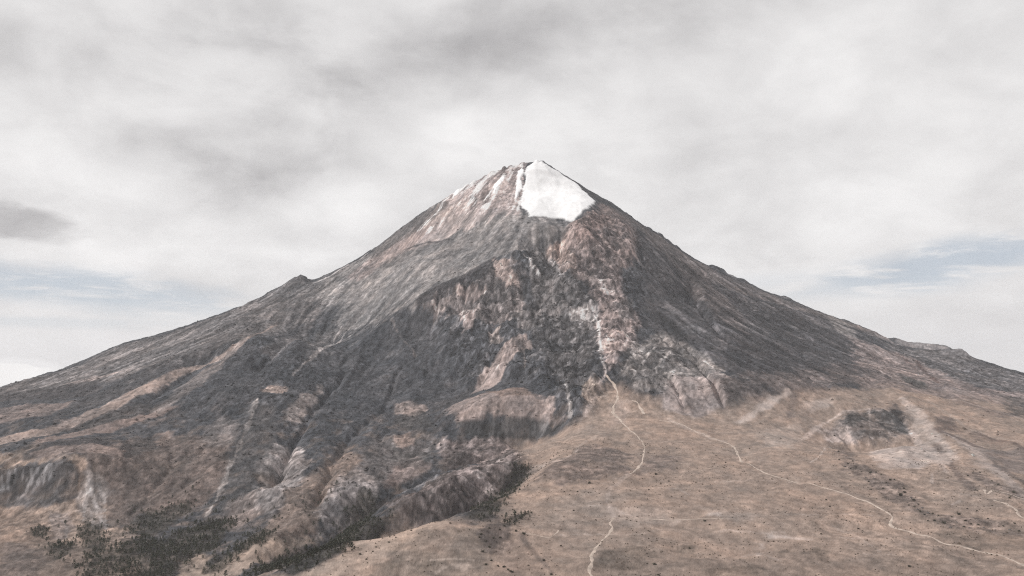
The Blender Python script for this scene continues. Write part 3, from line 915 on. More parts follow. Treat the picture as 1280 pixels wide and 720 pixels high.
paint([(-40, 492), (60, 486), (120, 476), (125, 490), (60, 500), (-40, 506)], (.068, .066, .07), .85, 12, 14)
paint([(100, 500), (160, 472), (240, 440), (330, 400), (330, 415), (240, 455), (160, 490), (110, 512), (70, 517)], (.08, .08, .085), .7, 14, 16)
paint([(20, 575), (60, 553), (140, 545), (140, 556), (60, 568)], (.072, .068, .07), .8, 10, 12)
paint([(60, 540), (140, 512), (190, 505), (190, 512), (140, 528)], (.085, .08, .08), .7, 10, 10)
paint([(110, 566), (160, 550), (200, 546), (290, 545), (285, 590), (262, 622), (228, 645), (180, 640), (150, 655), (128, 660), (132, 610), (118, 585)], (.148, .118, .104), .9, 22, 24, .40, .2)
paint([(130, 570), (170, 548), (195, 548), (195, 560), (160, 575)], (.075, .074, .076), .8, 14, 18)
paint([(40, 565), (90, 556), (160, 565), (155, 574), (60, 574)], (.24, .185, .162), .7, 10, 12)
paint([(255, 545), (275, 520), (290, 528), (300, 545), (280, 560), (255, 560)], (.185, .165, .158), .7, 20, 20)
line([(321, 500), (316, 518), (306, 540), (297, 562), (285, 592), (272, 622), (258, 645)], 4.5, (.30, .275, .262), .75, 11)
paint([(290, 560), (315, 505), (340, 510), (345, 560), (310, 620), (285, 640), (270, 640)], (.095, .092, .092), .6, 20, 22)
paint([(285, 625), (320, 615), (330, 640), (300, 660), (275, 655)], (.21, .175, .16), .8, 16, 18)
paint([(326, 488), (340, 482), (362, 486), (358, 491), (330, 491)], (.26, .205, .178), .75, 7, 10)
paint([(352, 522), (372, 500), (392, 487), (402, 484), (402, 496), (388, 515), (374, 526), (362, 526)], (.20, .176, .166), .8, 14, 18, .35, .4)
paint([(320, 585), (345, 555), (372, 560), (384, 585), (360, 622), (340, 650), (326, 640)], (.215, .195, .188), .85, 18, 20, .4, .6)
paint([(285, 705), (320, 670), (345, 640), (372, 608), (405, 582), (432, 564), (452, 575), (412, 620), (396, 668), (350, 690), (310, 710)], (.185, .145, .122), .9, 18, 18, .35, .15)
paint([(398, 640), (420, 602), (445, 585), (470, 600), (468, 632), (430, 662), (400, 672)], (.20, .182, .178), .8, 16, 18, .4, .5)
paint([(395, 415), (440, 396), (450, 392), (420, 425), (380, 455)], (.155, .15, .15), .5, 25, 25)
line([(447, 396), (430, 418), (412, 432), (398, 440)], 5, (.31, .295, .29), .75, 6)
line([(427, 408), (418, 424), (411, 433)], 4, (.29, .275, .27), .7, 6)
line([(398, 440), (380, 455), (366, 470)], 7, (.22, .205, .2), .6, 10)
line([(480, 400), (500, 420), (520, 445)], 7, (.19, .175, .17), .5, 10)
# cliff at the far left and the bleached gullies beside it
paint([(-60, 583), (0, 581), (88, 577), (106, 592), (102, 622), (62, 634), (0, 632), (-60, 634)], (.088, .088, .093), .95, 8, 10, .45, .5)
for u, v0, v1 in [(2, 588, 612), (10, 585, 622), (19, 588, 606), (28, 590, 607), (39, 585, 605), (47, 590, 606), (54, 592, 603), (61, 586, 596), (33, 600, 615)]:
    line([(u, v0), (u + 1, v1)], 3.0, (.235, .228, .23), .6, 5)
paint([(92, 602), (104, 592), (118, 590), (132, 605), (134, 662), (122, 662), (104, 650), (96, 625)], (.185, .165, .155), .8, 12, 14, .4)
for P in [[(110, 596), (108, 620), (104, 650)], [(116, 604), (118, 630), (130, 655)], [(106, 600), (122, 606), (131, 625), (133, 664)], [(114, 640), (117, 662)], [(62, 642), (66, 660), (63, 668)], [(72, 644), (84, 660), (80, 682)], [(10, 680), (20, 700), (28, 722)], [(112, 615), (126, 640), (128, 655)]]:
    line(P, 3.0, (.27, .25, .24), .6, 7)
paint([(-60, 640), (0, 636), (38, 638), (60, 662), (125, 690), (108, 725), (-60, 740)], (.175, .136, .112), .9, 18, 18, .35)
paint([(0, 680), (30, 680), (60, 700), (50, 722), (0, 722)], (.15, .125, .115), .7, 18, 20)
paint([(60, 640), (85, 642), (92, 660), (75, 680), (62, 665)], (.205, .175, .165), .7, 10, 12)
paint([(215, 725), (290, 692), (352, 672), (402, 674), (338, 700), (290, 722)], (.30, .24, .195), .85, 12, 12, .12)
paint([(220, 700), (245, 692), (268, 694), (255, 712), (225, 722)], (.28, .22, .175), .8, 10, 12)
# knoll
paint([(372, 722), (430, 692), (480, 670), (520, 655), (560, 655), (505, 680), (445, 718)], (.31, .245, .198), .9, 8, 10, .14)
paint([(470, 705), (522, 666), (600, 660), (622, 700), (600, 724), (455, 724)], (.178, .15, .128), .85, 25, 25, .25)
paint([(470, 705), (520, 698), (550, 704), (520, 715), (460, 722)], (.15, .127, .105), .6, 12, 14)
paint([(566, 706), (585, 702), (592, 708), (576, 712)], (.40, .33, .28), .8, 6, 5)
line([(540, 700), (570, 699), (592, 700)], 3.0, (.33, .28, .24), .7, 3)
line([(545, 715), (556, 708)], 3.0, (.33, .28, .24), .7, 3)
paint([(596, 664), (622, 650), (642, 656), (632, 692), (610, 692)], (.105, .088, .082), .85, 10, 12, .5)
paint([(620, 690), (650, 672), (672, 692), (690, 722), (640, 722)], (.235, .18, .148), .8, 18, 18)
line([(652, 670), (662, 685), (676, 700), (690, 716)], 6, (.12, .10, .09), .7, 5)
# saddle plain: darker heath, paler grass, bare strips
paint([(678, 592), (715, 562), (745, 558), (788, 568), (786, 590), (740, 600), (700, 606)], (.142, .118, .108), .85, 25, 40, .45)
paint([(800, 570), (850, 568), (840, 588), (805, 592)], (.155, .128, .117), .7, 25, 35, .4)
paint([(730, 485), (760, 478), (775, 500), (765, 528), (720, 534), (738, 512)], (.25, .20, .165), .7, 20, 20)
paint([(760, 505), (785, 500), (782, 530), (762, 532)], (.31, .25, .215), .7, 14, 18)
paint([(640, 556), (710, 536), (770, 532), (760, 548), (690, 562), (650, 572)], (.255, .203, .168), .7, 18, 18)
paint([(690, 630), (760, 600), (800, 610), (770, 640), (700, 650)], (.255, .206, .172), .6, 40, 40)
paint([(1170, 670), (1280, 660), (1300, 690), (1220, 690)], (.165, .132, .108), .7, 20, 30)
paint([(640, 690), (660, 680), (690, 725), (650, 725)], (.205, .16, .13), .5, 15, 15)
paint([(740, 690), (800, 700), (1000, 698), (1180, 690), (1280, 700), (1300, 760), (740, 760)], (.188, .150, .125), .6, 30, 60, .3)
for P in [[(760, 640), (840, 636), (850, 655), (780, 662)], [(962, 668), (990, 668), (990, 672), (962, 672)], [(944, 678), (958, 678), (956, 686), (944, 686)], [(860, 630), (900, 640), (960, 645), (920, 652)]]:
    paint(P, (.30, .25, .217), .45, 14, 25)
for P, w, a in [([(835, 523), (870, 540), (905, 553)], 10, .5), ([(700, 575), (672, 582), (650, 592)], 10, .45), ([(745, 545), (700, 575), (660, 600)], 6, .3),
                ([(760, 668), (800, 668), (850, 650)], 5, .25), ([(962, 670), (985, 671), (1015, 673)], 4, .7), ([(900, 664), (960, 667), (980, 665)], 3.5, .5), ([(980, 643), (1040, 642), (1100, 645)], 2.5, .5),
                ([(885, 603), (940, 600), (1000, 601)], 2.5, .3), ([(820, 609), (850, 612), (860, 618)], 3, .4), ([(1165, 592), (1165, 604)], 3, .6), ([(1175, 598), (1215, 601)], 2.5, .5), ([(1172, 619), (1205, 617), (1235, 622)], 2.5, .5),
                ([(1190, 630), (1200, 626)], 3, .6), ([(1013, 578), (1025, 570), (1038, 560)], 3, .7), ([(1050, 672), (1075, 672)], 3, .5), ([(930, 695), (950, 693), (975, 702)], 4, .5), ([(1080, 693), (1120, 695)], 3, .4),
                ([(1040, 655), (1070, 668), (1100, 690)], 3, .35), ([(700, 668), (755, 667)], 2.5, .5), ([(735, 632), (768, 634), (790, 645)], 3, .5)]:
    line(P, w, (.34, .285, .25), a, w * .8)
for P in [[(880, 712), (905, 706), (955, 708), (960, 716), (900, 722)], [(1000, 692), (1022, 684), (1040, 688), (1034, 696)], [(962, 692), (985, 688), (992, 694)], [(845, 684), (862, 682), (868, 690), (852, 694)], [(740, 705), (760, 690), (790, 684), (820, 690), (800, 712)]]:
    paint(P, (.135, .112, .092), .6, 6, 14, .4)
for P in [[(962, 669), (984, 669), (986, 672), (964, 672)], [(945, 692), (954, 691), (952, 697), (944, 697)], [(948, 679), (956, 679), (955, 685), (948, 685)], [(885, 642), (900, 641), (900, 645), (886, 645)], [(1140, 560), (1190, 566), (1186, 580), (1150, 578)], [(1085, 568), (1130, 562), (1135, 574), (1090, 578)]]:
    paint(P, (.37, .315, .28), .7, 4, 8, .2)
line([(785, 594), (764, 608), (758, 626), (768, 646)], 4.5, (.34, .28, .245), .45, 5)
paint([(880, 478), (940, 470), (1000, 464), (1075, 458), (1085, 478), (1010, 490), (950, 500), (905, 512)], (.150, .122, .112), .55, 70, 40, .4, .4)
SCRUB_GROUND = [[(1042, 560), (1052, 562), (1075, 580), (1120, 598), (1130, 612), (1150, 630), (1170, 645), (1220, 645), (1270, 655), (1270, 668), (1200, 662), (1150, 645), (1115, 625), (1085, 600), (1058, 590)]]
for P in SCRUB_GROUND:
    paint(P, (.125, .105, .098), .65, 14, 25, .6)
paint([(1205, 592), (1225, 588), (1240, 600), (1275, 615), (1290, 628), (1255, 618), (1225, 602)], (.13, .108, .10), .6, 10, 14, .5)

# ---- snow: the glacier and the small fields along the crest
SNOWWARP = (fbm(VX, VY, 90, 4, 371, .72) * 1.6 + LB * .12).astype(np.float32)
SNOW = {
    'glacier': [[(659, 208), (668, 202), (678, 204), (700, 217), (722, 231), (746, 254), (734, 261), (725, 269), (718, 277), (706, 277), (702, 274), (682, 271), (664, 271), (656, 263), (650, 252), (653, 238), (657, 222)]],
    'snow_patch': [[(648, 214), (653, 210), (652, 236), (645, 248), (645, 232)], [(616, 234), (628, 221), (632, 222), (624, 232), (617, 241)], [(563, 243), (580, 232), (592, 225), (592, 228), (580, 236), (566, 246)]],
}
SNOW_W = np.zeros(nt * nr, np.float32)
snow_masks = []
for kind, polys in SNOW.items():
    for P in polys:
        sel, m = mask_poly(P, 6, 17 if kind == 'glacier' else 16, SNOWWARP)
        snow_masks.append((kind, sel, m))
        SNOW_W[sel] = np.maximum(SNOW_W[sel], m)
        VZ[sel] += 6 * m

sel, m = mask_poly([(520, 285), (560, 240), (600, 217), (650, 200), (658, 230), (648, 262), (618, 262), (590, 256), (560, 268), (535, 290)], 12, 20)
dust = sstep(LB[sel] * .45 + LF[sel] * .35 + NR40[sel] * .5 + N60[sel] * 1.0 + .5 * sstep(VZ[sel], 1150, 1380), .62, 1.25) * m * .55
BASE[sel] += (np.array((.74, .735, .735), np.float32) - BASE[sel]) * dust[:, None].astype(np.float32)
# ---- vegetation floor under the trees
THICKETS = {
    'a': [(103, 722), (108, 697), (122, 684), (140, 688), (150, 680), (180, 672), (205, 676), (215, 668), (240, 660), (262, 652), (285, 648), (300, 652), (284, 660), (276, 672), (272, 688), (248, 692), (228, 706), (216, 722)],
    'b': [(256, 716), (262, 702), (285, 692), (300, 682), (316, 668), (330, 662), (342, 664), (342, 672), (326, 680), (308, 688), (292, 702), (276, 714)],
    'c': [(300, 722), (330, 706), (350, 698), (372, 692), (396, 686), (410, 676), (428, 668), (450, 655), (470, 650), (492, 646), (470, 666), (430, 688), (395, 706), (368, 720)],
    'd': [(156, 664), (166, 650), (182, 640), (214, 632), (240, 628), (240, 640), (222, 646), (205, 664), (180, 672)],
    'e': [(586, 648), (606, 628), (630, 604), (644, 584), (652, 577), (668, 580), (660, 592), (646, 612), (628, 634), (606, 648)],
    'f': [(34, 664), (48, 657), (62, 660), (60, 670), (42, 671)],
    'g': [(62, 685), (74, 676), (90, 680), (86, 692), (70, 700)],
    'h': [(430, 640), (445, 625), (452, 610), (468, 622), (470, 642), (440, 652)],
    'i': [(628, 655), (640, 646), (662, 640), (668, 642), (650, 652), (636, 660)],
    'k': [(20, 660), (130, 645), (255, 605), (330, 645), (420, 605), (470, 630), (440, 690), (330, 715), (100, 715)],
    'j': [(96, 668), (108, 650), (130, 662), (132, 684), (108, 684)],
}
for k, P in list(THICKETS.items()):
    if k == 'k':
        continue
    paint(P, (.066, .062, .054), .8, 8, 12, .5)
print('paint', round(time.time() - T0, 1))

rill = sstep(fbm(VX, VY, 260, 2, 511, .4, ridged=True) + fbm(VX, VY, 40, 2, 517) * .22, .72, .95) * (1 - ROCK) * sstep(fbm(VX, VY, 500, 2, 523), -.1, .35) * .3
lay(slice(None), rill, (.30, .245, .21))
heath = sstep(fbm(VX, VY, 170, 4, 531, .6), .08, .40) * (1 - ROCK) * .18
lay(slice(None), heath, (.185, .145, .122))
# talus tongues and bare crags scattered over the rock faces
STEEP_V = sstep(SL, .3, .55) * ROCK * (1 - smooth_v)
QA = fbm(VX, VY, 160, 3, 481)
tal = sstep(LB * .55 + QA * 2.2 + fbm(VX, VY, 40, 2, 487) * .8, .75, 1.7) * STEEP_V * (1 - SNOW_W) * .42
lay(slice(None), tal * .8, (.172, .163, .163))
cr_ = sstep(-(N110) * 1.3 + fbm(VX, VY, 90, 3, 491) * 1.6 - .25, .1, .8) * STEEP_V * (.18 + .5 * crag_v) * (1 - SNOW_W)
lay(slice(None), cr_, (.058, .057, .060))
SPECK += (.26 * crag_v * (1 - smooth_v)).astype(np.float32)
# ---- mottling, streaks and drainage tint the albedo of loose rock
NA = fbm(VX, VY, 22, 2, 401, .7)
NB = fbm(VX, VY, 70, 3, 431, .6)
NC = fbm(VX, VY, 300, 3, 461)
wh = rng.standard_normal(nt * nr).astype(np.float32)
mod = np.exp(SPECK * (NA * 1.9 + NB * 1.7 + wh * .32 + NC * (.35 + .55 * ROCK)) + STREAK * (LF * .50 + LB * .46))
mod *= 1 + ROCK * .05 * np.clip(AR - 4, 0, 4)
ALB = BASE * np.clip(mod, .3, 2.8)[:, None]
spots = fbm(VX, VY, 36, 3, 441, .75)
wsp = ROCK * (.30 + .70 * crag_v) * (1 - .4 * smooth_v)
ALB *= (1 - .42 * wsp * sstep(spots, .16, .30) + .45 * wsp * sstep(spots, -.20, -.34))[:, None]
warm = (NB * .06 + NC * .06)[:, None] * np.array([1, -.1, -.9])
ALB = np.clip(ALB * (1 + warm), .02, .6)
snow_tint = np.clip(1 + NB * .12 + NA * .10 + NC * .15 - .04 * np.clip(LB, 0, 2), .7, 1.1)[:, None] * np.array([.82, .82, .825])
ALB = ALB * (1 - SNOW_W[:, None]) + snow_tint * SNOW_W[:, None]

# =====================================================================
# MATERIALS
# =====================================================================
def mat_ground(name, rough=.95, bump=.6, scale=1.0, var=.42):
    m = bpy.data.materials.new(name)
    m.use_nodes = True
    g = NT(m.node_tree)
    at = g.n('ShaderNodeAttribute', attribute_name='albedo')
    pos = g.n('ShaderNodeNewGeometry').outputs['Position']
    n1 = g.noise(pos, .11 * scale, 5, .62)
    n2 = g.noise(pos, .45 * scale, 3, .6)
    f = g.math('ADD', g.math('MULTIPLY', n1, .65), g.math('MULTIPLY', n2, .35))
    f = g.math('ADD', g.math('MULTIPLY', g.math('SUBTRACT', f, .5), var * 3.2), 1.0)
    hsv = g.n('ShaderNodeVectorMath', operation='SCALE')
    g.set(hsv.inputs[0], at.outputs['Color'])
    g.set(hsv.inputs['Scale'], f)
    b = g.n('ShaderNodeBump')
    b.inputs['Strength'].default_value = bump
    b.inputs['Distance'].default_value = 3.0
    g.set(b.inputs['Height'], n1)
    p = g.n('ShaderNodeBsdfPrincipled')
    g.set(p.inputs['Base Color'], hsv.outputs[0])
    p.inputs['Roughness'].default_value = rough
    p.inputs['Specular IOR Level'].default_value = .12
    g.set(p.inputs['Normal'], b.outputs[0])
    o = g.n('ShaderNodeOutputMaterial')
    g.set(o.inputs[0], p.outputs[0])
    return m


def mat_plain(name, color, rough=.9, var=.35, scale=.6, bump=.3, vary=0.0):
    m = bpy.data.materials.new(name)
    m.use_nodes = True
    g = NT(m.node_tree)
    pos = g.n('ShaderNodeNewGeometry').outputs['Position']
    n1 = g.noise(pos, scale, 4, .6)
    f = g.math('ADD', g.math('MULTIPLY', g.math('SUBTRACT', n1, .5), var * 3), 1.0)
    if vary:
        rnd = g.n('ShaderNodeObjectInfo').outputs['Random']
        f = g.math('MULTIPLY', f, g.math('MULTIPLY_ADD', rnd, vary * 2, 1 - vary))
    sc = g.n('ShaderNodeVectorMath', operation='SCALE')
    sc.inputs[0].default_value = color
    g.set(sc.inputs['Scale'], f)
    b = g.n('ShaderNodeBump')
    b.inputs['Strength'].default_value = bump
    g.set(b.inputs['Height'], n1)
    p = g.n('ShaderNodeBsdfPrincipled')
    g.set(p.inputs['Base Color'], sc.outputs[0])
    p.inputs['Roughness'].default_value = rough
    p.inputs['Specular IOR Level'].default_value = .15
    g.set(p.inputs['Normal'], b.outputs[0])
    o = g.n('ShaderNodeOutputMaterial')
    g.set(o.inputs[0], p.outputs[0])
    return m


M_ROCK = mat_ground('weathered rock and scree', bump=.8)
M_GRASS = mat_ground('dry bunch grass', bump=.5, scale=1.6, var=.34)
M_SNOW = mat_ground('old snow', rough=.7, bump=.25, var=.06)
M_PATH = mat_plain('trodden dust', (.43, .355, .305), scale=.08, var=.5)
M_NEEDLE = mat_plain('pine needles', (.062, .064, .050), scale=.12, var=.5, vary=.45)
M_BARK = mat_plain('pine bark', (.09, .07, .055))
M_LEAF = mat_plain('scrub leaves', (.075, .07, .055), scale=1.2, vary=.35)
M_STONE = mat_plain('lava boulder', (.10, .092, .09), scale=.5)

# =====================================================================
# SPLIT the sheet into the pieces of the setting
# =====================================================================
ii, jj = np.meshgrid(np.arange(nr - 1), np.arange(nt), indexing='ij')
jn = (jj + 1) % nt
quads = np.stack([ii * nt + jj, ii * nt + jn, (ii + 1) * nt + jn, (ii + 1) * nt + jj], -1).reshape(-1, 4)[:, ::-1]
region = np.zeros(nt * nr, np.int16)            # 0 mountain
names = ['mountain']
mats = [M_ROCK]
inplain = m_pl > .5
region[inplain] = 1
names.append('grass_plain'); mats.append(M_GRASS)
outer = (np.hypot(VX, VY) > 8000) | (np.abs(np.arctan2(VX, VY)) > R(39)) | (np.hypot(VX, VY) < 940)
region[outer] = 2
names.append('ground'); mats.append(M_GRASS)
def add_region(name, pix, mat, soft=6, warp=8):
    sel, m = mask_poly(pix, soft, warp)
    region[sel[(m > .5) & ~outer[sel]]] = len(names)
    names.append(name); mats.append(mat)
add_region('hill', [(372, 722), (430, 692), (480, 670), (520, 655), (580, 651), (622, 654), (640, 662), (630, 690), (640, 725), (640, 800), (300, 800)], M_GRASS)
add_region('cliff', [(-60, 583), (0, 581), (88, 577), (106, 592), (102, 622), (62, 634), (0, 632), (-60, 634)], M_ROCK)
add_region('cliff', [(572, 529), (610, 525), (660, 521), (706, 529), (692, 541), (640, 548), (590, 550)], M_ROCK)
add_region('cliff', [(1036, 535), (1055, 518), (1120, 514), (1128, 524), (1136, 542), (1112, 549), (1060, 552), (1038, 547)], M_ROCK)
for kind, sel, m in snow_masks:
    region[sel[m > .5]] = len(names)
    names.append(kind); mats.append(M_SNOW)

V = np.stack([VX, VY, VZ], 1).astype(np.float32)
# vertex normals of the whole sheet, so that the seams between the pieces do not show
e1, e2 = V[quads[:, 2]] - V[quads[:, 0]], V[quads[:, 3]] - V[quads[:, 1]]
fn = np.cross(e1, e2)
VN = np.zeros_like(V)
for k in range(4):
    for c in range(3):
        VN[:, c] += np.bincount(quads[:, k], weights=fn[:, c], minlength=len(V))
VN /= np.linalg.norm(VN, axis=1)[:, None] + 1e-12
if VN[:, 2].mean() < 0:
    quads = quads[:, ::-1]
    VN = -VN
# faces belong to the piece most of their corners are in
fr = region[quads]
fr = np.where((fr[:, 1] == fr[:, 2]), fr[:, 1], fr[:, 0])


def link(o, parent=None):
    COL.objects.link(o)
    if parent:
        o.parent = parent
    return o


def mesh_np(name, verts, faces, mat, normals=None, albedo=None):
    me = bpy.data.meshes.new(name)
    n, f = len(verts), len(faces)
    k = faces.shape[1]
    me.vertices.add(n)
    me.vertices.foreach_set('co', np.ascontiguousarray(verts, np.float32).ravel())
    me.loops.add(f * k)
    me.loops.foreach_set('vertex_index', np.ascontiguousarray(faces, np.int32).ravel())
    me.polygons.add(f)
    me.polygons.foreach_set('loop_start', np.arange(0, f * k, k, dtype=np.int32))
    me.polygons.foreach_set('use_smooth', np.ones(f, bool))
    me.update(calc_edges=True)
    if albedo is not None:
        a = me.attributes.new('albedo', 'FLOAT_COLOR', 'POINT')
        c = np.ones((n, 4), np.float32)
        c[:, :3] = albedo
        a.data.foreach_set('color', c.ravel())
    if normals is not None:
        me.normals_split_custom_set_from_vertices(normals)
    me.materials.append(mat)
    return me


for r, (nm, mt) in enumerate(zip(names, mats)):
    fs = quads[fr == r]
    if not len(fs):
        print('empty region', nm)
        continue
    u, inv = np.unique(fs, return_inverse=True)
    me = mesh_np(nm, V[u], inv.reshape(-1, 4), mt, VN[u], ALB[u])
    o = link(bpy.data.objects.new(nm, me))
    o['kind'] = 'structure'
print('sheet meshes', round(time.time() - T0, 1))

# ---- ground level on the finished sheet
def ground(x, y):
    x, y = np.atleast_1d(np.asarray(x, float)), np.atleast_1d(np.asarray(y, float))
    th, r = np.arctan2(x, y), np.hypot(x, y)
    a = np.clip((th - th_f[0]) / (th_f[1] - th_f[0]), 0, len(th_f) - 1.001)
    j = a.astype(int); tj = a - j
    i = np.clip(np.searchsorted(RR, r) - 1, 0, nr - 2)
    ti = np.clip((r - RR[i]) / (RR[i + 1] - RR[i]), 0, 1)
    Z = VZ.reshape(nr, nt)
    return (Z[i, j] * (1 - tj) + Z[i, j + 1] * tj) * (1 - ti) + (Z[i + 1, j] * (1 - tj) + Z[i + 1, j + 1] * tj) * ti


# =====================================================================
# FOOTPATHS: narrow strips of trodden dust laid over the ground
# =====================================================================
def footpath(pix, width, mat=M_PATH, lift=.5):
    P = unproject(H, pix)[:, :2]
    # smooth curve through the points
    out = []
    Q = np.vstack([2 * P[0] - P[1], P, 2 * P[-1] - P[-2]])
    for k in range(1, len(Q) - 2):
        n = max(2, int(np.hypot(*(Q[k + 1] - Q[k])) / 4))
        for t in np.linspace(0, 1, n, endpoint=False):
            out.append(.5 * ((2 * Q[k]) + (-Q[k - 1] + Q[k + 1]) * t + (2 * Q[k - 1] - 5 * Q[k] + 4 * Q[k + 1] - Q[k + 2]) * t * t + (-Q[k - 1] + 3 * Q[k] - 3 * Q[k + 1] + Q[k + 2]) * t ** 3))
    C = np.array(out + [P[-1]])
    wob = np.stack([perlin(C[:, 0] / 40, C[:, 1] / 40, 3), perlin(C[:, 0] / 40, C[:, 1] / 40, 8)], 1) * 4
    C = C + wob
    T = np.gradient(C, axis=0)
    T /= np.linalg.norm(T, axis=1)[:, None] + 1e-9
    Nn = np.stack([-T[:, 1], T[:, 0]], 1)
    wv = width * np.clip(.95 + .7 * perlin(C[:, 0] / 18, C[:, 1] / 18, 5) + .6 * perlin(C[:, 0] / 80, C[:, 1] / 80, 6), .25, 1.6)
    rows = []
    for s in (-1, -.5, 0, .5, 1):
        x, y = (C + Nn * (s * wv / 2)[:, None]).T
        rows.append(np.stack([x, y, ground(x, y) + lift * (1 if abs(s) < 1 else .15)], 1))
    Vs = np.stack(rows, 1).reshape(-1, 3)
    n = len(C)
    F = []
    for i in range(n - 1):
        for s in range(4):
            a = i * 5 + s
            F.append((a, a + 1, a + 6, a + 5))
    F = np.array(F)
    me = mesh_np('footpath', Vs, F[:, ::-1], mat)
    o = link(bpy.data.objects.new('footpath', me))
    o['kind'] = 'structure'
    return o


footpath([(757, 468), (766, 480), (772, 492), (771, 502), (766, 510), (770, 520), (776, 526)], 8)
footpath([(764, 514), (774, 524), (788, 538), (801, 550), (806, 562), (803, 575), (795, 587), (785, 594)], 4.5)
footpath([(790, 501), (797, 505), (801, 511), (805, 518)], 8)
footpath([(824, 525), (850, 530), (872, 540), (895, 549), (912, 556), (920, 562), (925, 574), (940, 582), (960, 592), (985, 600), (1012, 605), (1040, 613), (1068, 622), (1088, 629), (1105, 638), (1116, 646), (1112, 654), (1122, 660), (1145, 667), (1172, 676), (1205, 684), (1235, 692), (1262, 699), (1290, 712)], 6.0)
footpath([(768, 648), (763, 655), (765, 660), (757, 672), (747, 682), (740, 693), (740, 705), (738, 712), (742, 726)], 5.0)
footpath([(776, 648), (810, 649), (840, 650), (880, 649), (905, 648)], 3.2)
footpath([(652, 667), (668, 669), (688, 672), (695, 668), (698, 662)], 2.6)
footpath([(1230, 613), (1234, 618), (1242, 614), (1256, 616), (1272, 621), (1290, 624)], 5.0)
footpath([(1244, 625), (1256, 629), (1268, 636), (1276, 645), (1290, 652)], 6.0)
print('paths', round(time.time() - T0, 1))

# =====================================================================
# TREES AND SHRUBS
# =====================================================================
class MB:
    def __init__(self):
        self.v, self.f = [], []

    def cone(self, p0, p1, r0, r1, n=6):
        p0, p1 = np.array(p0, float), np.array(p1, float)
        ax = p1 - p0
        ax /= np.linalg.norm(ax)
        a = np.cross(ax, (0, 0, 1) if abs(ax[2]) < .9 else (1, 0, 0))
        a /= np.linalg.norm(a)
        b = np.cross(ax, a)
        s = len(self.v)
        for p, r in ((p0, r0), (p1, r1)):
            for k in range(n):
                t = 2 * math.pi * k / n
                self.v.append(p + (a * math.cos(t) + b * math.sin(t)) * r)
        for k in range(n):
            self.f.append((s + k, s + (k + 1) % n, s + n + (k + 1) % n, s + n + k))

    def leaf(self, c, size, rnd, flat=.5):
        d = rnd.standard_normal(3); d[2] *= flat
        d /= np.linalg.norm(d)
        e = np.cross(d, rnd.standard_normal(3)); e /= np.linalg.norm(e)
        s = len(self.v)
        c = np.array(c, float)
        for k in ((-.5, -.25), (.45, -.4), (.6, .35), (-.4, .45)):
            self.v.append(c + d * k[0] * size * 1.5 + e * k[1] * size)
        self.f.append((s, s + 1, s + 2, s + 3))

    def arrays(self):
        return np.array(self.v), np.array(self.f)


def pine(seed, h=11.0, leaves=150):
    """open high-mountain pine: tapered trunk with limbs, ragged crown"""
    r = np.random.default_rng(seed)
    tr, cr = MB(), MB()
    lean = r.normal(0, .03, 2)
    top = np.array([lean[0] * h, lean[1] * h, h * .97])
    tr.cone((0, 0, -.8), top * .5, h * .026, h * .016)
    tr.cone(top * .5, top, h * .016, h * .004, 5)
    wd = h * r.uniform(.20, .27)
    lim = 13
    for k in range(lim):
        t = .22 + .74 * (k + r.uniform(0, .6)) / lim
        az = k * 2.4 + r.uniform(-.4, .4)
        prof = (1 - t) ** .65 * (.55 + .45 * min(1, (t - .1) / .25)) * r.uniform(.65, 1.2)
        L = wd * prof * 1.5 + .3
        base = top * t / .97
        tip = base + np.array([math.cos(az) * L, math.sin(az) * L, L * r.uniform(.05, .45)])
        tr.cone(base, tip, h * .007, h * .002, 4)
        nl = int(leaves / lim)
        for q in range(nl):
            s = r.uniform(.35, 1.08)
            c = base + (tip - base) * s + r.normal(0, .30, 3) * (.5 + L * .28)
            cr.leaf(c, h * r.uniform(.055, .10), r)
    for q in range(10):
        cr.leaf(top + r.normal(0, .25, 3) - (0, 0, r.uniform(0, h * .12)), h * .06, r)
    return tr.arrays(), cr.arrays()


def shrub(seed, leaves=110):
    r = np.random.default_rng(seed)
    st, cr = MB(), MB()
    for k in range(6):
        az, el = k * 1.05 + r.uniform(-.3, .3), r.uniform(.5, 1.2)
        L = r.uniform(1.0, 1.7)
        tip = np.array([math.cos(az) * math.cos(el) * L, math.sin(az) * math.cos(el) * L, math.sin(el) * L])
        st.cone((0, 0, -.3), tip, .07, .02, 4)
        for q in range(leaves // 6):
            c = tip * r.uniform(.4, 1.1) + r.normal(0, .28, 3)
            c[2] = max(c[2], .05)
            cr.leaf(c, r.uniform(.25, .5), r, .8)
    return st.arrays(), cr.arrays()


def rock(seed):
    r = np.random.default_rng(seed)
    import bmesh
    bm = bmesh.new()
    bmesh.ops.create_icosphere(bm, subdivisions=2, radius=1.0)
    for v in bm.verts:
        p = np.array(v.co)
        q = np.round(p * 1.6 + r.normal(0, .12, 3)) / 1.6
        p = p * .55 + q * .45
        p *= 1 + r.normal(0, .06)
        v.co = (p[0] * 1.2, p[1] * .9, max(p[2] * .75, -.3))
    me = bpy.data.meshes.new('boulder')
    bm.to_mesh(me)
    bm.free()
    me.materials.append(M_STONE)
    return me


def mesh_from(name, arr, mat, smooth=False):
    me = bpy.data.meshes.new(name)
    me.from_pydata([tuple(v) for v in arr[0]], [], [tuple(int(i) for i in f) for f in arr[1]])
    me.materials.append(mat)
    return me


PINES = []
for s in range(6):
    tr, cr = pine(100 + s)
    PINES.append((mesh_from('trunk', tr, M_BARK), mesh_from('crown', cr, M_NEEDLE), tr, cr))
SHRUBS = []
for s in range(4):
    st, cr = shrub(300 + s)
    SHRUBS.append((mesh_from('stem', st, M_BARK), mesh_from('foliage', cr, M_LEAF), st, cr))
ROCKS = [rock(500 + s) for s in range(4)]


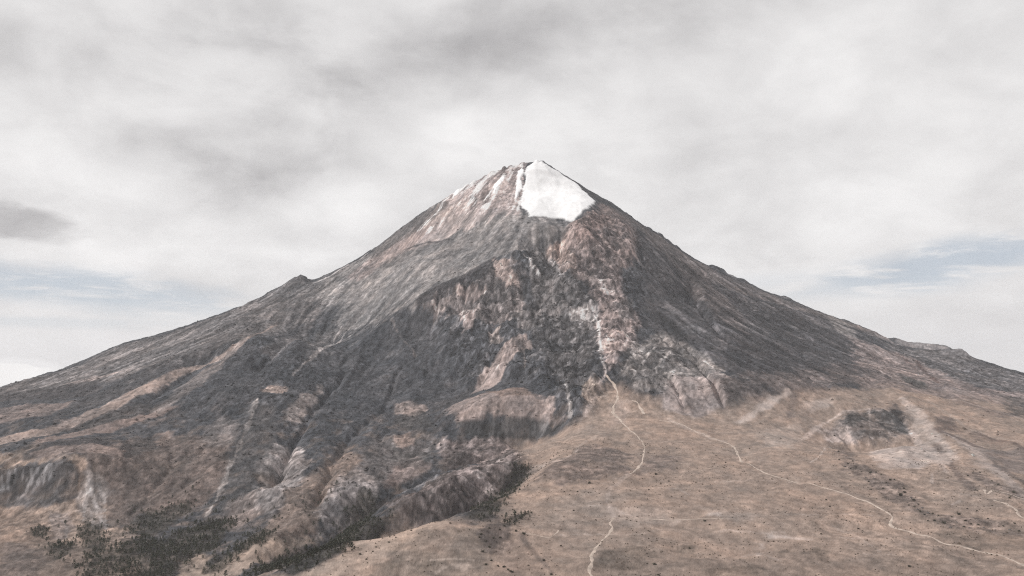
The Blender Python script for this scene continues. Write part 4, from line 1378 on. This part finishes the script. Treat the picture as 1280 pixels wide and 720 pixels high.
def place_thing(name, proto, part_names, loc, scale, rz, label, cat, group):
    root = link(bpy.data.objects.new(name, None))
    root.location = loc
    root.scale = scale
    root.rotation_euler = (0, 0, rz)
    root['label'], root['category'] = label, cat
    if group:
        root['group'] = group
    for me, pn in zip(proto[:2], part_names):
        link(bpy.data.objects.new(pn, me), root)
    return root


WOOD = {'a': 'the largest valley thicket', 'b': 'the narrow slanting copse', 'c': 'the gorge wood beside knoll', 'd': 'the upper slope copse', 'e': 'the ravine below the plain',
        'f': 'the clump below streaked cliff', 'g': 'the far left slanting clump', 'h': 'the grey gully slope', 'i': 'the dark tongue beside knoll', 'j': 'the scatter below white gullies', 'k': 'the open lower left slopes'}


def pine_label(i):
    """size against the neighbours, wood, and which stretch of the wood the tree stands in"""
    k = cand[i][0]
    mine = [q for q in order if cand[q][0] == k]
    us = np.sort(uu[mine])
    n = 5 if len(mine) > 60 else 3 if len(mine) > 12 else 1
    part = min(n - 1, int(np.searchsorted(us, uu[i]) * n / len(us)))
    where = {1: [''], 3: ['left end of ', 'middle of ', 'right end of '], 5: ['far left end of ', 'left half of ', 'middle of ', 'right half of ', 'far right end of ']}[n][part]
    front = uu[mine], vv[mine]
    same = [q for q in mine if min(n - 1, int(np.searchsorted(us, uu[q]) * n / len(us))) == part]
    low = 'front row' if vv[i] > np.median(vv[same]) else 'back row'
    lab = 'dark %spine, %s, at the %s%s' % ('tall ' if sizes[i] > 1.05 else 'small ' if sizes[i] < .75 else '', low, where, WOOD[k])
    if not where:
        lab = lab.replace('at the the', 'in the').replace('at the ', 'in ', 1)
    return lab, 'pines of ' + WOOD[k]


cand = []
for k, P in THICKETS.items():
    Q = unproject(H, P)[:, :2]
    lo, hi = Q.min(0), Q.max(0)
    area = (hi - lo).prod()
    n = int(area / 45)
    x, y = rng.uniform(lo[0], hi[0], n), rng.uniform(lo[1], hi[1], n)
    sd = poly_sd(x, y, [tuple(q) for q in Q]) + fbm(x, y, 60, 3, 611) * 22
    dens = sstep(sd, -24, 26) * sstep(fbm(x, y, 55, 2, 633), -.55, .05)
    if k == 'k':
        dens = dens * .05
    if k in 'hdi':
        dens *= .5
    keep = rng.random(n) < dens
    x, y = x[keep], y[keep]
    # thin out to a natural spacing
    cell = {}
    for a, b in zip(x, y):
        key = (int(a // 9.0), int(b // 9.0))
        if key in cell:
            continue
        cell[key] = (a, b)
    for a, b in cell.values():
        cand.append((k, a, b))
print('tree candidates', len(cand), {k: sum(1 for c in cand if c[0] == k) for k in THICKETS})
cx, cy = np.array([c[1] for c in cand]), np.array([c[2] for c in cand])
cz = ground(cx, cy)
# keep what can be seen from the viewpoint (trees lost behind the knoll are left out)
vis = np.ones(len(cand), bool)
tt = np.linspace(.25, .985, 260)
for i in range(len(cand)):
    gx, gy = cx[i] * tt, cy[i] * tt
    gz = G.bil(H, gx, gy)
    if np.any(gz > (cz[i] + 8) * tt + 0):
        vis[i] = False
uu, vv = project(cx, cy, cz)
vis &= (uu > -15) & (uu < 1295) & (vv < 745)
keep = np.nonzero(vis)[0]
order = keep[np.argsort(np.hypot(cx[keep], cy[keep]) * rng.uniform(.93, 1.07, len(keep)))]
sizes = rng.uniform(.42, 1.0, len(cand)) ** 1.0 * rng.choice([.8, 1.0, 1.35], len(cand)) * np.where(np.array([c[0] for c in cand]) == 'e', .75, 1.0)
sizes = np.where(np.isin([c[0] for c in cand], list('dhj')), sizes * .7, sizes)
print('trees', len(order))
for i in order[:300]:
    k = cand[i][0]
    s = sizes[i]
    lab, grp = pine_label(i)
    place_thing('pine_tree', PINES[int(rng.integers(6))], ('trunk', 'crown'), (cx[i], cy[i], cz[i] - .2), (s * 1.15, s * 1.15, s), rng.uniform(0, 6.28),
                lab, 'tree', grp)
rest = order[300:]
if len(rest):
    vs, fs, off = [], [], 0
    for i in rest:
        p = PINES[int(rng.integers(6))]
        a = rng.uniform(0, 6.28)
        s = sizes[i]
        c_, s_ = math.cos(a), math.sin(a)
        for arr in (p[2], p[3]):
            v = arr[0] * s
            v = np.stack([v[:, 0] * c_ - v[:, 1] * s_, v[:, 0] * s_ + v[:, 1] * c_, v[:, 2]], 1) * (1.15, 1.15, 1) + (cx[i], cy[i], cz[i] - .2)
            vs.append(v); fs.append(arr[1] + off); off += len(v)
    me = mesh_np('pine_forest', np.vstack(vs), np.vstack(fs), M_NEEDLE)
    me.polygons.foreach_set('use_smooth', np.zeros(len(me.polygons), bool))
    o = link(bpy.data.objects.new('pine_forest', me))
    o['kind'] = 'stuff'
    o['label'] = 'farther dark pines massed in the lower left valley and gorge'

SHRUB_LIST = [
    # px u, v, diameter m, label
    (820, 594, 9, 'round dark shrub alone on the plain below the bend of the winding upper footpath'),
    (737, 604, 9, 'dark upright shrub at the lower edge of the dark heath patch'),
    (722, 615, 5, 'tiny dark shrub on pale grass left of the shrub under the heath patch'),
    (717, 638, 5, 'tiny dark shrub on the plain above the pale crossing trail'),
    (836, 602, 5, 'small dot of a shrub just below the round shrub on the middle plain'),
    (688, 575, 6, 'small dark shrub lowest of the three on the upper left edge of the plain'),
    (692, 571, 6, 'small dark shrub middle of the three on the upper left edge of the plain'),
    (697, 567, 5, 'small dark shrub highest of the three on the upper left edge of the plain'),
    (818, 705, 8, 'dark round shrub near the lower edge right of the winding footpath'),
    (823, 719, 6, 'dark shrub cut by the lower edge, below the round shrub right of the footpath'),
    (680, 701, 7, 'dark shrub on the lower furrow left of the winding footpath'),
    (655, 669, 9, 'dark bush where the furrow meets the thin path right of the knoll'),
    (645, 665, 7, 'dark bush next to the larger one at the head of the furrow'),
    (689, 718, 6, 'dark shrub at the foot of the furrow on the lower edge'),
    (881, 652, 7, 'dark shrub on the pale level trail across the middle of the plain'),
    (887, 656, 5, 'small shrub just below the one on the pale level trail'),
    (1073, 661, 5, 'small left shrub of a pair on open grass below the long footpath'),
    (1078, 664, 5, 'small right shrub of a pair on open grass below the long footpath'),
    (1137, 708, 7, 'dark shrub alone near the lower edge at right'),
    (1043, 545, 8, 'small dark shrub at the left foot of the dark right outcrop'),
    (862, 687, 6, 'dark olive shrub on grass in the lower middle'),
]
SCRUB = [(1048, 564, 8), (1049, 575, 6), (1060, 580, 7), (1066, 577, 6), (1063, 586, 6), (1070, 584, 5), (1088, 591, 10), (1095, 590, 7), (1101, 593, 6), (1113, 600, 9), (1118, 600, 6), (1086, 602, 6), (1104, 611, 6),
         (1130, 612, 7), (1126, 620, 13), (1131, 617, 8), (1142, 626, 9), (1148, 631, 6), (1143, 634, 6), (1136, 632, 5), (1150, 640, 7), (1156, 645, 6), (1166, 642, 6), (1168, 652, 7), (1199, 643, 10), (1180, 655, 10), (1207, 651, 7),
         (1205, 659, 6), (1214, 655, 6), (1223, 657, 7), (1190, 646, 5), (1254, 658, 5), (1274, 664, 6), (1268, 655, 6), (1235, 648, 5), (1160, 652, 5), (1077, 590, 5), (1108, 604, 5), (1173, 645, 5)]
SCRUB2 = [(1219, 613, 5), (1248, 606, 8), (1267, 615, 10), (1262, 623, 7), (1225, 591, 7), (1210, 595, 7), (1216, 592, 5), (1240, 602, 5)]


def put_shrub(u, v, d, label, group=None):
    p = unproject(H, [(u, v)])[0]
    z = float(ground(p[0], p[1])[0])
    s = d / 3.0
    place_thing('shrub', SHRUBS[int(rng.integers(4))], ('stem', 'foliage'), (p[0], p[1], z - .1), (s, s, s * rng.uniform(.8, 1.1)), rng.uniform(0, 6.28), label, 'shrub', group)


for u, v, d, lab in SHRUB_LIST:
    put_shrub(u, v, d, lab)
for u, v, d in SCRUB:
    if d >= 10:
        lab = {1126: 'largest darkest bush in the middle of the scrub line on the right plain', 1199: 'tall dark bush on the top edge of the right end of the scrub line',
               1180: 'round dark bush on the lower edge of the right end of the scrub line', 1088: 'broad dark bush in the upper part of the scrub line'}[u]
        put_shrub(u, v, d, lab)
    else:
        put_shrub(u, v, d * 1.0, 'small dark shrub in the broken scrub line running down the right plain', 'shrubs of the scrub line')
for u, v, d in SCRUB2:
    put_shrub(u, v, d, 'dark shrub along the upper edge of the pale forked trail at far right', 'shrubs by the forked trail')
# bushes by the knoll
KN = [(602, 668), (608, 676), (604, 690), (612, 684), (618, 672), (624, 662), (630, 658), (614, 700), (622, 706), (630, 708), (608, 705), (634, 713), (600, 672), (612, 660), (626, 672), (640, 716)]
for u, v in KN:
    put_shrub(u + rng.uniform(-1, 1), v, rng.uniform(4.5, 7.5), 'dark shrub on the rocky notch between the knoll and the plain', 'shrubs in the notch beside the knoll')
EDGE = [(450, 693), (466, 689), (458, 699), (470, 684), (505, 664), (495, 672), (486, 678), (440, 688)]
for u, v in EDGE:
    put_shrub(u, v, rng.uniform(3.5, 6), 'small dark shrub on the pale upper edge of the grassy knoll', 'shrubs on the pale edge of the knoll')
# tussocks of bunch grass over the plain and knoll: nobody could count them
nq = 15000
rq = np.sqrt(rng.uniform(1000 ** 2, 2500 ** 2, nq)); tq = rng.uniform(R(-35), R(35), nq)
xq, yq = rq * np.sin(tq), rq * np.cos(tq)
kq = (G.bil(rocky, xq, yq) < .5) & (fbm(xq, yq, 150, 3, 701) + rng.normal(0, .22, nq) > .05)
xq, yq = xq[kq], yq[kq]
zq = ground(xq, yq)
sq = rng.uniform(.5, 1.5, len(xq)) * np.where(rng.random(len(xq)) < .06, 1.7, 1)
aq = rng.uniform(0, np.pi, len(xq))
vs = []
for da in (0, np.pi / 2):
    ca, sa = np.cos(aq + da) * sq, np.sin(aq + da) * sq
    vs += [np.stack([xq - ca, yq - sa, zq - .2], 1), np.stack([xq + ca, yq + sa, zq - .2], 1), np.stack([xq + ca * .8, yq + sa * .8, zq + sq * 1.1], 1), np.stack([xq - ca * .8, yq - sa * .8, zq + sq * .9], 1)]
nq = len(xq)
Vq = np.stack(vs, 1).reshape(-1, 3)
fq = (np.arange(nq * 2)[:, None] * 4 + np.arange(4)[None])
colq = np.repeat(np.array([(.135, .108, .085)]) * rng.uniform(.55, 1.35, nq)[:, None], 8, axis=0)
o = link(bpy.data.objects.new('tussock_grass', mesh_np('tussock_grass', Vq, fq, M_GRASS, None, colq)))
o['kind'] = 'stuff'
# lava blocks on the crags and block slopes
nb = 34000
tb, rb = rng.uniform(R(-36), R(36), nb), rng.uniform(2300, 5350, nb)
xb, yb = rb * np.sin(tb), rb * np.cos(tb)
pb = G.bil(rocky, xb, yb) * (.28 + .72 * G.bil(CRAG, xb, yb)) * (1 - .5 * G.bil(SMOOTH, xb, yb)) * sstep(fbm(xb, yb, 130, 3, 741), -.25, .25)
hb = G.bil(H, xb, yb)
ib = np.clip(np.searchsorted(RR, rb) - 1, 0, nr - 2); jb = np.clip(((tb - th_f[0]) / (th_f[1] - th_f[0])).astype(int), 0, len(th_f) - 1)
vi = ib * nt + jb
kb_ = (rng.random(nb) < pb) & (SNOW_W[vi] < .3) & (hb > -330)
xb, yb, vi = xb[kb_], yb[kb_], vi[kb_]
zb = ground(xb, yb)
nb = len(xb)
sb = np.exp(rng.normal(1.25, .42, nb)).clip(1.6, 9)
octa = np.array([(1, 0, 0), (-1, 0, 0), (0, 1, 0), (0, -1, 0), (0, 0, 1), (0, 0, -1)], float)
fo = np.array([(0, 2, 4), (2, 1, 4), (1, 3, 4), (3, 0, 4), (2, 0, 5), (1, 2, 5), (3, 1, 5), (0, 3, 5)])
Vb = octa[None] * rng.uniform(.6, 1.3, (nb, 6, 1)) + rng.normal(0, .16, (nb, 6, 3))
ab = rng.uniform(0, 6.28, nb)
Vb = np.stack([Vb[..., 0] * np.cos(ab)[:, None] - Vb[..., 1] * np.sin(ab)[:, None], Vb[..., 0] * np.sin(ab)[:, None] + Vb[..., 1] * np.cos(ab)[:, None], Vb[..., 2] * .8], -1) * sb[:, None, None]
Vb = Vb + np.stack([xb, yb, zb + sb * .15], 1)[:, None]
Fb = (fo[None] + (np.arange(nb) * 6)[:, None, None]).reshape(-1, 3)
colb = np.repeat(np.clip(ALB[vi] * rng.choice([.55, .75, 1.0, 1.35], nb)[:, None], .03, .4), 6, axis=0)
me = mesh_np('lava_block_rubble', Vb.reshape(-1, 3), Fb, M_ROCK, None, colb)
me.polygons.foreach_set('use_smooth', np.zeros(len(Fb), bool))
o = link(bpy.data.objects.new('lava_block_rubble', me))
o['kind'] = 'stuff'
print('tussocks', nq, 'blocks', nb)
# boulders of the scrub line
for u, v in [(1056, 583), (1075, 587), (1082, 596), (1093, 598), (1110, 607), (1120, 612), (1139, 622), (1147, 637), (1160, 641), (1172, 655), (1196, 652), (1212, 660), (1230, 660), (1062, 592), (1134, 628), (1153, 635), (1188, 660), (1244, 662), (1262, 662)]:
    p = unproject(H, [(u, v)])[0]
    o = link(bpy.data.objects.new('boulder', ROCKS[int(rng.integers(4))]))
    s = rng.uniform(1.4, 3.2)
    o.location = (p[0], p[1], float(ground(p[0], p[1])[0]) + s * .15)
    o.scale = (s, s, s)
    o.rotation_euler = (0, 0, rng.uniform(0, 6.28))
    o['label'] = 'grey lava boulder among the shrubs of the right hand scrub line'
    o['category'] = 'boulder'
    o['group'] = 'boulders of the scrub line'
print('plants', round(time.time() - T0, 1))

# =====================================================================
# HAZE
# =====================================================================
if HAZE_DENSITY > 0:
    zmin, zmax = float(VZ.min()) - 5, float(VZ.max()) + 60
    s = 31000.0
    v = [(x, y, z) for z in (zmin, zmax) for y in (-s, s) for x in (-s, s)]
    f = [(0, 2, 3, 1), (4, 5, 7, 6), (0, 1, 5, 4), (2, 6, 7, 3), (0, 4, 6, 2), (1, 3, 7, 5)]
    me = bpy.data.meshes.new('haze')
    me.from_pydata(v, [], f)
    m = bpy.data.materials.new('thin haze')
    m.use_nodes = True
    g = NT(m.node_tree)
    pv = g.n('ShaderNodeVolumePrincipled')
    pv.inputs['Color'].default_value = (*HAZE_COLOR, 1)
    pv.inputs['Density'].default_value = HAZE_DENSITY
    pv.inputs['Anisotropy'].default_value = 0.1
    o = g.n('ShaderNodeOutputMaterial')
    g.set(o.inputs['Volume'], pv.outputs[0])
    me.materials.append(m)
    ob = link(bpy.data.objects.new('haze', me))
    ob['kind'] = 'stuff'
print('done', round(time.time() - T0, 1))
